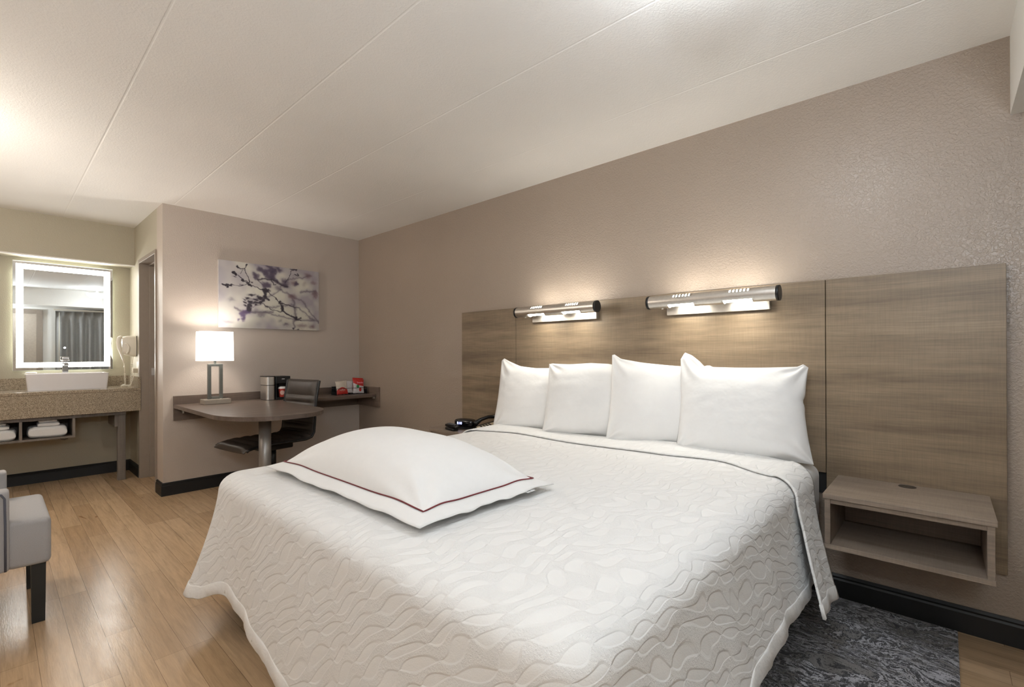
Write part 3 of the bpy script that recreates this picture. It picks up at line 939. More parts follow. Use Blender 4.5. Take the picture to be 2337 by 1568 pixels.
bm = bmesh.new(); box(bm, 0.001-0.4, 0.021-0.4, -0.72, 0.979, 0.622, 0.828, bev=0.001)
obj('wall_rail', bm, M['desk'], desk)
bm = bmesh.new(); box(bm, 0.0215-0.4, 0.425-0.4, 0.979, 0.999, 0.62, 0.829, bev=0.001)
obj('side_rail', bm, M['desk_x'], desk)
simple('bracket', M['steel'], desk, (0.023-0.4, 0.06-0.4, -0.665, -0.655, DZ-0.075, DZ-0.031))
simple('bracket', M['steel'], desk, (0.34-0.4, 0.365-0.4, 0.955, 0.978, DZ-0.05, DZ-0.031))
bm = bmesh.new(); cyl(bm, (0.655, -0.375, 0.012), (0.655, -0.375, DZ-0.030), 0.042, seg=36)
obj('post', bm, M['post'], desk)
bm = bmesh.new(); lathe(bm, [(0, 0.014), (0.05, 0.014), (0.24, 0.008), (0.25, 0.0), (0, 0)], (0.655, -0.375, 0.0)); obj('foot', bm, M['post'], desk, True)

# ------------------------------------------------------------------ table lamp
lamp = empty('table_lamp', (0.185, -1.455, DZ+0.0005), label='lit table lamp with white rectangular shade on the desk', cat='lamp')
simple('base', pbr('champagne lamp base', lin((168, 160, 148)), 0.35, 0.4), lamp, (-0.065, 0.065, -0.10, 0.10, 0, 0.040), bev=0.003)
bm = bmesh.new()
for (y0, y1, z0, z1) in ((-0.056, -0.032, 0.04, 0.34), (0.032, 0.056, 0.04, 0.34), (-0.032, 0.032, 0.04, 0.062), (-0.032, 0.032, 0.318, 0.34)):
    box(bm, -0.014, 0.014, y0-0.004, y1-0.004, z0, z1, bev=0.001)
obj('frame', bm, M['steel_dk'], lamp)
bm = bmesh.new(); cyl(bm, (0, -0.004, 0.34), (0, -0.004, 0.42), 0.009); obj('neck', bm, M['steel_dk'], lamp)
bm = bmesh.new(); box(bm, -0.03, -0.005, 0.062, 0.092, 0.0402, 0.043); obj('power_outlet', bm, M['black'], lamp)
bm = bmesh.new(); cyl(bm, (0.03, 0.03, 0.04), (0.03, 0.03, 0.044), 0.008); obj('switch', bm, M['steel'], lamp)
bm = bmesh.new()   # open box shade, slightly tapered
x0, x1, y0, y1 = -0.09, 0.09, -0.128, 0.118
bot = [(x0, y0), (x1, y0), (x1, y1), (x0, y1)]
def rrect(x0, x1, y0, y1, r, n=6):
    o = []
    for cx, cy, a0 in ((x1-r, y1-r, 0), (x0+r, y1-r, 90), (x0+r, y0+r, 180), (x1-r, y0+r, 270)):
        for i in range(n+1):
            a = R(a0+90*i/n); o.append((cx+r*math.cos(a), cy+r*math.sin(a)))
    return o
lo = rrect(x0, x1, y0, y1, 0.012); hi = rrect(x0+0.003, x1-0.003, y0+0.003, y1-0.003, 0.012)
A = [bm.verts.new((x, y, 0.366)) for x, y in lo]; B = [bm.verts.new((x, y, 0.615)) for x, y in hi]
for i in range(len(A)):
    j = (i+1) % len(A); bm.faces.new((A[i], A[j], B[j], B[i])).smooth = True
o = obj('lamp_shade', bm, M['shade'], lamp)
md = o.modifiers.new('s', 'SOLIDIFY'); md.thickness = 0.002; md.offset = -1
bm = bmesh.new(); bmesh.ops.create_uvsphere(bm, u_segments=16, v_segments=12, radius=0.028)
for v in bm.verts: v.co.z += 0.47
obj('bulb', bm, emat('lamp bulb', (1, 0.9, 0.78), 30), lamp, True)
lp = point('table_lamp_light', (0.185, -1.455, DZ+0.53), SHADE_BULB, (1.0, 0.9, 0.8), 0.04)
lp.parent = lamp; lp.location = (0, 0, 0.53)

# ------------------------------------------------------------------ coffee maker, cup
cm = empty('coffee_maker', (0.20, -0.955, DZ+0.0005), label='black and steel single-serve coffee maker on the desk', cat='coffee maker')
bm = bmesh.new()
prism(bm, rrect(-0.11, 0.055, -0.112, -0.035, 0.02), 0.004, 0.133); obj('water_tank', bm, M['steel'], cm)
bm = bmesh.new(); prism(bm, rrect(-0.11, 0.055, -0.112, -0.035, 0.02), 0.139, 0.212); obj('upper_shell', bm, M['steel'], cm)
bm = bmesh.new(); prism(bm, rrect(-0.108, 0.053, -0.110, -0.037, 0.02), 0.133, 0.139); obj('seam_band', bm, M['black'], cm)
bm = bmesh.new(); prism(bm, rrect(-0.112, 0.057, -0.114, -0.03, 0.02), 0.2125, 0.218); obj('tank_lid', bm, M['black'], cm)
bm = bmesh.new(); prism(bm, rrect(-0.108, 0.053, -0.110, -0.037, 0.02), 0.0, 0.004); obj('tank_foot', bm, M['black'], cm)
bm = bmesh.new()
box(bm, -0.11, -0.03, -0.033, 0.100, 0.0, 0.216, bev=0.004)
box(bm, -0.03, 0.058, -0.033, 0.100, 0.150, 0.216, bev=0.004)
box(bm, -0.03, 0.058, -0.033, 0.100, 0.0, 0.022, bev=0.004)
box(bm, -0.03, 0.058, -0.033, -0.023, 0.022, 0.15); box(bm, -0.03, 0.058, 0.090, 0.100, 0.022, 0.15)
obj('body', bm, M['black'], cm)
bm = bmesh.new(); box(bm, 0.0, 0.04, 0.005, 0.06, 0.125, 0.150, bev=0.003); obj('brew_head', bm, M['gloss_black'], cm)
MX = Matrix.Translation((0.0585, 0.034, 0.192)) @ Matrix(((0, 0, 1, 0), (1, 0, 0, 0), (0, 1, 0, 0), (0, 0, 0, 1)))
text('badge', 'cbw', 0.017, M['paper'], cm, MX)
MX = Matrix.Translation((0.0585, 0.050, 0.011)) @ Matrix(((0, 0, 1, 0), (1, 0, 0, 0), (0, 1, 0, 0), (0, 0, 0, 1)))
bm = bmesh.new(); box(bm, 0.058, 0.0588, 0.045, 0.055, 0.008, 0.014); obj('power_button', bm, M['paper'], cm)
cup = empty('wrapped_cup', (0.262, -0.925, DZ+0.023), label='red printed cup in clear wrap standing inside the coffee maker', cat='cup')
cup.location = (0.237, -0.922, DZ+0.0235)
bm = bmesh.new(); lathe(bm, [(0, 0), (0.025, 0), (0.027, 0.004), (0.034, 0.080), (0.036, 0.082), (0.034, 0.084), (0, 0.083)]); obj('cup_body', bm, M['cup_red'], cup, True)
bm = bmesh.new(); lathe(bm, [(0.0375, 0.078), (0.0375, 0.086), (0.031, 0.089), (0.031, 0.096), (0, 0.097)]); obj('lid', bm, M['paper'], cup, True)
bm = bmesh.new()
cen = [bm.verts.new((0.0325*math.cos(R(-22)+a*0), 0.0325*math.sin(R(-22)), 0.042))]
ringv = []
for i in range(20):
    a = 2*PI*i/20; th = R(-22)+math.cos(a)*0.62; z = 0.042+math.sin(a)*0.021; rr = 0.0296+ (z/0.08)*0.0062
    ringv.append(bm.verts.new((rr*math.cos(th), rr*math.sin(th), z)))
cen[0].co = Vector((0.0334*math.cos(R(-22)), 0.0334*math.sin(R(-22)), 0.042))
for i in range(20): bm.faces.new((cen[0], ringv[i], ringv[(i+1) % 20]))
obj('printed_disc', bm, M['cup_pale'], cup, True)

# ------------------------------------------------------------------ snack basket with packets
bk = empty('wire_basket', (0.20, -0.215, DZ+0.0005), label='black wire basket holding snack packets at the corner of the desk', cat='basket')
bm = bmesh.new()
x0, x1, y0, y1 = -0.06, 0.045, -0.175, 0.165
for z in (0.004, 0.066):
    tube(bm, [(x0, y0, z), (x1, y0, z), (x1, y1, z), (x0, y1, z), (x0, y0, z)], 0.0022, 6)
for p in ((x0, y0), (x1, y0), (x1, y1), (x0, y1)): tube(bm, [(p[0], p[1], 0.002), (p[0], p[1], 0.066)], 0.0022, 6)
for i in range(1, 8):
    y = y0+(y1-y0)*i/8; tube(bm, [(x0, y, 0.066), (x0, y, 0.003), (x1-0.002, y, 0.003)], 0.0015, 6)
obj('wire_frame', bm, M['black'], bk)
bm = bmesh.new(); box(bm, x0-0.004, x0, y0, y1, 0.0, 0.085); box(bm, x0, x1, y1, y1+0.003, 0.0, 0.045); box(bm, x0, x1, y0-0.003, y0, 0.0, 0.030); obj('tray_and_shadow', bm, M['black'], bk)  # low left side is a dark strip standing for shadow

def packet(name, loc, w, h, th, rz, ry, rx, mats, label, group, fn, prints=()):
    n = 70
    bm = bmesh.new()
    for sgn in (1, -1):
        g = []
        for i in range(n+1):
            row = []
            for j in range(n+1):
                a = i/n*2-1; b = j/n*2-1
                f = max((1-abs(a)**2.5)*(1-abs(b)**3), 0)
                x = sgn*(0.00015 + th/2*f**0.55)
                y = a*w/2*(1-0.10*(1-b*b)*0.8); z = (b+1)*h/2
                x += 0.002*noise.noise(Vector((a*3, b*4, sgn+w*30)))*min(1, 3*f)
                row.append(bm.verts.new((x, y, z)))
            g.append(row)
        for i in range(n):
            for j in range(n):
                q = (g[i][j], g[i+1][j], g[i+1][j+1], g[i][j+1])
                f = bm.faces.new(q if sgn > 0 else q[::-1]); f.smooth = True
                f.material_index = fn((i+.5)/n*2-1, (j+.5)/n*2-1) if sgn > 0 else 0
    bmesh.ops.remove_doubles(bm, verts=bm.verts, dist=0.0004)
    o = obj(name, bm, mats, None)
    o.location = loc; o.rotation_euler = (rx, ry, rz)
    tag(o, label, 'packet', group)
    for (txt, size, mm, yy, zz) in prints:
        MX = Matrix.Translation((th/2+0.0015, yy, zz)) @ Matrix(((0, 0, 1, 0), (1, 0, 0, 0), (0, 1, 0, 0), (0, 0, 0, 1)))
        text('lettering', txt, size, mm, o, MX)
    return o
GP = 'snack and drink packets in the wire basket'
fm = [M['foil_cream'], M['foil_red'], M['foil_white'], M['green'], M['pink']]
packet('coffee_packet', (0.215, -0.312, DZ+0.006), 0.125, 0.138, 0.022, R(-4), R(-8), R(3), fm, 'cream and dark red coffee packet at the left of the wire basket', GP,
       lambda a, b: 1 if (b < -0.05-0.45*a*a+0.1) else 0, [('coffee', 0.024, M['foil_cream'], 0.0, 0.045), ('·  ·', 0.02, M['foil_cream'], 0.0, 0.028)])
packet('sugar_packet', (0.19, -0.225, DZ+0.016), 0.10, 0.125, 0.012, R(2), R(-12), R(-6), fm, 'plain pale packet between the cream packet and red-and-white packet', GP,
       lambda a, b: 2)
packet('tea_packet', (0.218, -0.130, DZ+0.006), 0.125, 0.145, 0.022, R(-3), R(-7), R(-2), fm, 'red and white packet with green spot at the right of the wire basket', GP,
       lambda a, b: 3 if ((a+0.2)**2+(b-0.0)**2*1.2 < 0.07) else (1 if b > 0.15+0.35*(-a if a < 0 else -0.4*a) else (1 if (a-0.25)**2/0.06+(b+0.45)**2/0.09 < 1 else 2)),
       [('Snacks', 0.026, M['pink'], 0.012, 0.112)])
packet('red_packet', (0.168, -0.115, DZ+0.012), 0.12, 0.155, 0.010, R(-3), R(-8), R(-5), fm, 'plain orange-red packet standing behind the red-and-white packet', GP,
       lambda a, b: 1)

# ------------------------------------------------------------------ office chair
oc = empty('office_chair', (0.67, -1.17, 0), R(8), label='black leather ribbed office chair pushed under the desk peninsula', cat='chair')
# profile in (y, z), front of seat at -y. shell thickness as cushions
def chair_shell():
    path = [(-0.345, 0.425), (-0.32, 0.447), (-0.25, 0.462), (-0.10, 0.466), (0.05, 0.462), (0.15, 0.462), (0.205, 0.478), (0.228, 0.52), (0.236, 0.60), (0.241, 0.70), (0.252, 0.80), (0.270, 0.90), (0.282, 0.955)]
    P = [Vector((0, a, b)) for a, b in path]
    # resample
    L = [0]
    for a, b in zip(P, P[1:]): L.append(L[-1]+(b-a).length)
    def at(s):
        s = max(0, min(1, s))*L[-1]
        for i in range(len(P)-1):
            if s <= L[i+1]:
                t = (s-L[i])/(L[i+1]-L[i]); return P[i].lerp(P[i+1], t)
        return P[-1]
    total = L[-1]
    bm = bmesh.new()
    NU, NV = 150, 24
    ribs = [0.0, 0.09, 0.17, 0.25, 0.33, 0.41, 0.49, 0.57, 0.64, 0.70, 0.755, 0.81, 0.865, 1.0]
    front = []; back = []
    for i in range(NU+1):
        s = i/NU
        p = at(s); d = (at(s+0.012)-at(s-0.012)).normalized(); n = Vector((0, -d.z, d.y))   # toward sitter
        kk = [q for q in range(len(ribs)-1) if ribs[q] <= s <= ribs[q+1]][0]
        u = (s-ribs[kk])/(ribs[kk+1]-ribs[kk])
        puff = 0.019*(math.sin(PI*u))**0.6
        endf = min(1, s/0.03)*min(1, (1-s)/0.02)
        rf = []; rb = []
        for j in range(NV+1):
            a = j/NV*2-1
            hw = 0.242 - 0.010*(s > 0.55)*min(1, (s-0.55)*4)
            e = (1-abs(a)**6)
            bowl = 0.012*a*a
            rf.append(bm.verts.new(p + Vector((a*hw, 0, 0)) + n*((0.016+puff*(1-abs(a)**8))*e*endf + bowl)))
            rb.append(bm.verts.new(p + Vector((a*hw, 0, 0)) + n*(bowl - 0.022*e*endf)))
        front.append(rf); back.append(rb)
    for i in range(NU):
        for j in range(NV):
            bm.faces.new((front[i][j], front[i][j+1], front[i+1][j+1], front[i+1][j])).smooth = True
            bm.faces.new((back[i][j], back[i+1][j], back[i+1][j+1], back[i][j+1])).smooth = True
    for i in range(NU):
        bm.faces.new((front[i][0], front[i+1][0], back[i+1][0], back[i][0])); bm.faces.new((front[i][-1], back[i][-1], back[i+1][-1], front[i+1][-1]))
    bmesh.ops.remove_doubles(bm, verts=bm.verts, dist=0.0005)
    bmesh.ops.recalc_face_normals(bm, faces=bm.faces)
    return bm, at
bm, at = chair_shell()
obj('padded_shell', bm, M['leather'], oc, True)
for s_ in (-1, 1):
    bm = bmesh.new(); pts = []
    for i in range(60):
        q = 0.02+0.975*i/59; p = at(q); d = (at(q+0.01)-at(q-0.01)).normalized(); n = Vector((0, -d.z, d.y))
        pts.append(p + Vector((s_*0.240, 0, 0)) + n*0.008)
    tube(bm, pts, 0.010, 8); obj('side_rail', bm, M['black'], oc, True)
bm = bmesh.new(); box(bm, -0.10, 0.10, -0.14, 0.12, 0.395, 0.440, bev=0.01); obj('seat_plate', bm, M['black'], oc)
bm = bmesh.new(); cyl(bm, (0, -0.01, 0.10), (0, -0.01, 0.40), 0.025); cyl(bm, (0, -0.01, 0.20), (0, -0.01, 0.40), 0.032); obj('gas_column', bm, M['black'], oc)
for q in range(5):
    a = 2*PI*q/5+0.3
    bm = bmesh.new()
    tube(bm, [(0.02*math.cos(a), -0.01+0.02*math.sin(a), 0.115), (0.15*math.cos(a), -0.01+0.15*math.sin(a), 0.10), (0.27*math.cos(a), -0.01+0.27*math.sin(a), 0.075)], 0.02, 10, rad=[0.026, 0.02, 0.014])
    lg = obj('base_leg', bm, M['black'], oc, True)
    bm = bmesh.new(); c0 = Vector((0.27*math.cos(a), -0.01+0.27*math.sin(a), 0.03)); t_ = Vector((-math.sin(a), math.cos(a), 0))
    cyl(bm, c0-t_*0.018, c0+t_*0.018, 0.028, seg=20); cyl(bm, c0+Vector((0, 0, 0.02)), c0+Vector((0, 0, 0.05)), 0.008, seg=10)
    obj('caster', bm, M['black'], lg)

# ------------------------------------------------------------------ canvas picture (branch photograph in pale lilac)
def art():
    W, Hh = 0.917, 0.606
    NX, NY = 400, 264
    S = 1888.0; SH = 1250.0      # drawing units
    yy, xx = np.mgrid[0:NY, 0:NX]
    X = (xx+0.5)/NX*S; Y = (yy+0.5)/NY*SH
    rng = np.random.RandomState(7)
    def smooth_noise(nx, ny, seed):
        r = np.random.RandomState(seed).rand(ny+2, nx+2)
        gx = (xx+0.5)/NX*nx; gy = (yy+0.5)/NY*ny
        ix = gx.astype(int); iy = gy.astype(int); fx = gx-ix; fy = gy-iy
        fx = fx*fx*(3-2*fx); fy = fy*fy*(3-2*fy)
        return (r[iy, ix]*(1-fx)+r[iy, ix+1]*fx)*(1-fy)+(r[iy+1, ix]*(1-fx)+r[iy+1, ix+1]*fx)*fy
    bg = 0.55*smooth_noise(5, 4, 1)+0.3*smooth_noise(10, 7, 2)+0.15*smooth_noise(22, 15, 3)
    pale = np.array([196, 194, 182.]); lil = np.array([156, 150, 156.])
    wgt = np.clip((bg-0.42)*3.2+0.5, 0, 1)[..., None]
    left = np.clip(1-X/700, 0, 1)[..., None]
    img = pale*wgt + lil*(1-wgt)
    img = img*(1-0.4*left) + np.array([190, 186, 194.])*0.4*left
    X0, Y0 = X.copy(), Y.copy()
    X = X0 + 34*(smooth_noise(26, 18, 11)-0.5) + 22*(smooth_noise(60, 42, 12)-0.5) + 40*(smooth_noise(8, 6, 15)-0.5)
    Y = Y0 + 34*(smooth_noise(26, 18, 13)-0.5) + 22*(smooth_noise(60, 42, 14)-0.5) + 40*(smooth_noise(8, 6, 16)-0.5)
    def dist_poly(pts):
        d = np.full(X.shape, 1e9)
        for (x0, y0), (x1, y1) in zip(pts, pts[1:]):
            vx, vy = x1-x0, y1-y0; L2 = vx*vx+vy*vy+1e-9
            t = np.clip(((X-x0)*vx+(Y-y0)*vy)/L2, 0, 1)
            d = np.minimum(d, np.hypot(X-x0-t*vx, Y-y0-t*vy))
        return d
    def lay(cov, colr):
        nonlocal img
        c = np.clip(cov, 0, 1)[..., None]
        img = img*(1-c) + np.array(colr, float)*c
    def stroke(pts, w, blur, colr, op=1.0):
        d = dist_poly(pts); lay(op*(1/(1+np.exp((d-w)/max(blur, 1.5)))), colr)
    def blob(x, y, rx, ry, blur, colr, op=1.0, ang=0):
        c, s = math.cos(ang), math.sin(ang)
        dx = (X-x)*c+(Y-y)*s; dy = -(X-x)*s+(Y-y)*c
        d = (np.hypot(dx/rx, dy/ry)-1)*min(rx, ry)
        lay(op*(1/(1+np.exp(d/max(blur, 1.5)))), colr)
    dk = (38, 32, 42); md = (84, 76, 88); pl = (104, 82, 90)
    # photo crop coordinates: origin shifted (75, 100), perspective ignored via per-column shear
    def C(x, y):
        u = (x-75)/1888.0
        top = 100+u*235.0; bot = 1385+u*65.0
        return (x-75, (y-top)/(bot-top)*SH)
    def CP(l): return [C(*p) for p in l]
    # far blurred twigs
    for l, w in (([(1180, 640), (1400, 800), (1600, 900), (1960, 1320)], 9), ([(900, 1000), (1400, 960), (1520, 1010)], 8), ([(1420, 860), (1450, 1000), (1470, 1180), (1440, 1400)], 14),
                 ([(1200, 650), (1000, 780), (700, 860)], 7), ([(1520, 1010), (1830, 1260), (1960, 1310)], 9), ([(1200, 600), (1350, 470), (1600, 440), (1750, 400)], 9),
                 ([(330, 1010), (480, 1090), (800, 1110), (1000, 1090)], 16), ([(860, 1100), (1300, 1220), (1850, 1270)], 9), ([(1560, 730), (1700, 690), (1880, 720)], 13)):
        stroke(CP(l), w, 9, md, 0.8)
    for x, y, rx, ry, o_ in ((1720, 400, 60, 45, .8), (1830, 540, 60, 50, .55), (1870, 760, 45, 60, .85), (1400, 810, 65, 45, .9), (1440, 540, 55, 45, .75), (280, 865, 35, 30, .5),
                             (820, 1150, 60, 40, .6), (210, 1280, 90, 40, .4), (1300, 1320, 45, 30, .8), (1600, 1370, 90, 35, .6), (1820, 1390, 50, 35, .8), (1160, 640, 70, 40, .7), (700, 1080, 90, 50, .4), (1180, 1270, 30, 25, .5), (1650, 560, 40, 40, .3)):
        cx, cy = C(x, y); blob(cx, cy, rx, ry, 13, pl if x > 1380 else md, o_)
    # mid blurred cluster at the top
    for x, y, rx, ry in ((800, 270, 70, 40), (900, 320, 60, 50), (1000, 300, 80, 55), (720, 370, 60, 45), (740, 430, 45, 50), (1130, 270, 70, 35), (960, 400, 90, 45), (1040, 360, 50, 90), (930, 200, 110, 25), (930, 570, 75, 45), (870, 600, 50, 40),
                         (1040, 440, 45, 60), (1100, 500, 70, 35), (1270, 500, 70, 30), (1270, 570, 70, 35), (1480, 560, 40, 40)):
        cx, cy = C(x, y); blob(cx, cy, rx, ry, 9, (64, 54, 74), 0.85, 0.5)
    stroke(CP([(740, 420), (800, 510), (880, 620), (960, 720)]), 9, 5, md, 0.85)
    stroke(CP([(780, 480), (900, 440), (1000, 470), (1200, 550), (1310, 600)]), 12, 5, dk, 0.85)
    stroke(CP([(1010, 480), (1040, 560), (1090, 570)]), 10, 4, dk, 0.85)
    stroke(CP([(1290, 520), (1330, 430), (1400, 300), (1480, 290)]), 6, 2, dk, 0.9)
    for x, y, rx, ry in ((1410, 275, 45, 14), (1490, 300, 16, 22), (1470, 405, 34, 12), (1515, 390, 18, 20)):
        cx, cy = C(x, y); blob(cx, cy, rx, ry, 3, dk, .9)
    # main sharp branch
    stroke(CP([(510, 290), (560, 390), (590, 480), (600, 560)]), 6, 1.5, dk)
    stroke(CP([(400, 390), (480, 460), (560, 520), (610, 570), (720, 620), (850, 680), (960, 720), (1060, 810), (1160, 920), (1240, 940), (1500, 1010)]), 7, 2, dk, .95)
    stroke(CP([(170, 590), (290, 590), (400, 610), (500, 590), (600, 560)]), 5, 1.5, dk)
    stroke(CP([(400, 240), (500, 290), (545, 250), (535, 210)]), 6, 1.5, dk)
    stroke(CP([(510, 290), (460, 350)]), 4, 1.5, dk)
    for x, y, rx, ry, a in ((395, 240, 30, 20, .4), (537, 213, 22, 24, 0), (330, 330, 28, 22, .5), (360, 370, 26, 18, .8), (345, 415, 25, 8, .3), (490, 495, 34, 22, .3), (170, 585, 26, 18, .3), (215, 610, 24, 20, -.4), (265, 595, 30, 15, 0), (620, 585, 26, 24, .5), (635, 525, 18, 8, .2)):
        cx, cy = C(x, y); blob(cx, cy, rx, ry, 2, dk, 1.0, a)
    stroke(CP([(1190, 930), (1230, 1080), (1330, 1140), (1470, 1190)]), 12, 4, dk, .85)
    stroke(CP([(850, 950), (960, 1030), (1100, 1080), (1230, 1090), (1300, 1130), (1460, 1180), (1520, 1230), (1590, 1215)]), 8, 3, dk, .9)
    stroke(CP([(1510, 1230), (1595, 1255)]), 8, 3, dk, .9)
    for x, y, rx, ry in ((890, 690, 55, 45), (950, 690, 35, 25), (900, 760, 25, 45), (880, 820, 40, 45), (940, 840, 28, 22), (780, 830, 60, 35), (850, 880, 30, 30), (810, 920, 35, 35), (720, 920, 70, 24), (700, 860, 60, 14), (610, 890, 45, 30),
                         (640, 760, 60, 18), (575, 810, 40, 22), (520, 845, 28, 16), (515, 905, 34, 18), (515, 970, 34, 16), (600, 960, 45, 45), (580, 1030, 45, 60), (725, 965, 26, 14), (1210, 1000, 24, 60), (1160, 910, 30, 26), (1490, 1210, 40, 35), (1210, 1060, 24, 30)):
        cx, cy = C(x, y); blob(cx, cy, rx, ry, 4, dk, .92, .2)
    stroke(CP([(600, 980), (680, 990), (830, 960)]), 4, 2, md, .8)
    for x, y, rx, ry in ((470, 1140, 50, 55), (480, 1220, 30, 40), (405, 1235, 22, 28), (540, 1090, 60, 35)):
        cx, cy = C(x, y); blob(cx, cy, rx, ry, 7, (74, 60, 92), .85)
    for x, y, rx, ry in ((1420, 1410, 24, 20), (1520, 1430, 26, 16)):
        cx, cy = C(x, y); blob(cx, cy, rx, ry, 4, dk, .9)
    return img, NX, NY, W, Hh
img, NX, NY, AW, AH = art()
t = empty('canvas_picture', (0.001, -0.928, 1.724), label='stretched canvas print of blurred dark branches on the far wall', cat='picture')
bm = bmesh.new(); box(bm, 0.0, 0.027, -AW/2, AW/2, -AH/2, AH/2, bev=0.001, seg=1)
obj('stretcher', bm, pbr('canvas side', lin((196, 192, 188)), 0.7), t)
me = bpy.data.meshes.new('print')
vv = [(0.0284, -AW/2+AW*i/NX, AH/2-AH*j/NY) for j in range(NY+1) for i in range(NX+1)]
ff = [(j*(NX+1)+i, (j+1)*(NX+1)+i, (j+1)*(NX+1)+i+1, j*(NX+1)+i+1) for j in range(NY) for i in range(NX)]
me.from_pydata(vv, [], ff)
ca = me.color_attributes.new('print_colour', 'FLOAT_COLOR', 'POINT')
ci = np.zeros(((NY+1), (NX+1), 4), dtype=np.float32); ci[..., 3] = 1
pad = np.pad(img, ((0, 1), (0, 1), (0, 0)), mode='edge')/255.0
ci[..., :3] = np.where(pad <= 0.04045, pad/12.92, ((pad+0.055)/1.055)**2.4)
ca.data.foreach_set('color', ci.reshape(-1))
k = NT('printed canvas'); at_ = k.n('ShaderNodeAttribute'); at_.attribute_name = 'print_colour'
k.l(at_.outputs['Color'], k.b.inputs['Base Color']); k.b.inputs['Roughness'].default_value = 0.6
k.bump(k.noise(k.coord(), 600, 1), 0.0003, 0.5)
me.materials.append(k.m)
o = bpy.data.objects.new('print', me); COL.objects.link(o); o.parent = t

# ------------------------------------------------------------------ vanity
VX0, VX1, VY1, VY0 = XA+0.0008, -0.86, YA-0.0008, -3.25
va = empty('vanity', (-1.12, -2.5, 0), label='granite-topped vanity with grey open cubbies and leg in the alcove', cat='vanity')
def V(x0, x1, y0, y1, z0, z1): return (x0+1.12, x1+1.12, y0+2.5, y1+2.5, z0, z1)
simple('countertop', M['granite'], va, V(VX0, VX1, VY0, VY1, 0.838, 0.866), bev=0.003)
simple('apron', M['granite'], va, V(VX1-0.024, VX1-0.004, VY0, VY1, 0.648, 0.8375), bev=0.001)
simple('backsplash', M['granite'], va, V(VX0, VX0+0.02, VY0, VY1, 0.8665, 0.968), bev=0.001)
simple('side_splash', M['granite'], va, V(VX0+0.0205, VX1, VY1-0.02, VY1, 0.8665, 0.968), bev=0.001)
simple('frame_rail', M['vanity'], va, V(-0.935, -0.905, VY0, -1.895, 0.617, 0.6475), bev=0.001)
simple('leg', M['vanity'], va, V(-0.985, -0.925, -1.953, -1.895, 0, 0.6165), bev=0.001)
simple('leg_bracket', M['vanity'], va, V(-1.3, -0.93, -1.975, -1.9535, 0.505, 0.6165), bev=0.001)
simple('cubby', M['vanity'], va, V(-1.30, -0.90, VY0, -2.250, 0.447, 0.463), V(-1.30, -0.90, -2.268, -2.250, 0.463, 0.6165), V(-1.30, -0.90, -2.596, -2.578, 0.463, 0.6165),
       V(-1.30, -0.90, -2.924, -2.906, 0.463, 0.6165), V(-1.31, -1.30, VY0, -2.250, 0.447, 0.6165), bev=0.0008)
bm = bmesh.new(); tube(bm, [(0.17, 0.205, 0.446), (0.17, 0.20, 0.436), (0.17, 0.185, 0.431), (0.17, 0.165, 0.436), (0.17, 0.16, 0.446)], 0.008, 8)
obj('drain_trap', bm, M['vanity'], va, True)

# towels in the cubbies
def towel(x, y, z, w, d, h, label, seed, layers):
    n = 14
    bm = bmesh.new()
    lh = h/layers
    for q in range(layers):
        g = []
        for i in range(40):
            a = 2*PI*i/40
            ca_, sa = math.cos(a), math.sin(a)
            yy_ = math.copysign(abs(ca_)**0.32, ca_)*w/2; zz_ = math.copysign(abs(sa)**0.55, sa)*lh/2*1.02
            row = []
            for jx in range(n+1):
                tx = jx/n*2-1
                e = max(1-abs(tx)**7, 0)**0.35 if abs(tx) < 1 else 0.0
                e = 0.55+0.45*e
                nz = 0.006*noise.noise(Vector((yy_*14+seed, tx*2+q, zz_*10)))
                row.append(bm.verts.new((tx*d/2*(1-0.02*q), yy_*(0.97+0.03*e)+nz + 0.006*math.sin(q*2.1+seed), lh*(q+0.5)+zz_*e+nz*0.7)))
            g.append(row)
        for i in range(40):
            for jx in range(n): bm.faces.new((g[i][jx], g[(i+1) % 40][jx], g[(i+1) % 40][jx+1], g[i][jx+1])).smooth = True
        bm.faces.new([g[i][0] for i in range(40)]); bm.faces.new([g[i][n] for i in range(40)][::-1])
    bmesh.ops.recalc_face_normals(bm, faces=bm.faces)
    o = obj('folded_towel', bm, M['towel'], None, loc=(x, y, z)); tag(o, label, 'towel', 'white towels folded in the vanity cubbies')
towel(-1.06, -2.425, 0.4635, 0.245, 0.27, 0.094, 'large white bath towel folded in the right cubby under the vanity', 1.0, 1)
towel(-1.05, -2.420, 0.5585, 0.138, 0.22, 0.034, 'white hand towel folded on the large towel in the right cubby', 2.0, 1)
towel(-1.05, -2.420, 0.5935, 0.115, 0.20, 0.022, 'small white face cloth topmost in the right cubby stack', 3.0, 1)
towel(-1.06, -2.735, 0.4635, 0.255, 0.27, 0.090, 'large white bath towel folded in the left cubby by frame edge', 4.0, 1)
towel(-1.05, -2.725, 0.5545, 0.160, 0.22, 0.036, 'white hand towel folded on the large towel in the left cubby', 5.0, 1)
towel(-1.05, -2.730, 0.5915, 0.125, 0.20, 0.022, 'small white face cloth topmost in the left cubby stack', 6.0, 1)

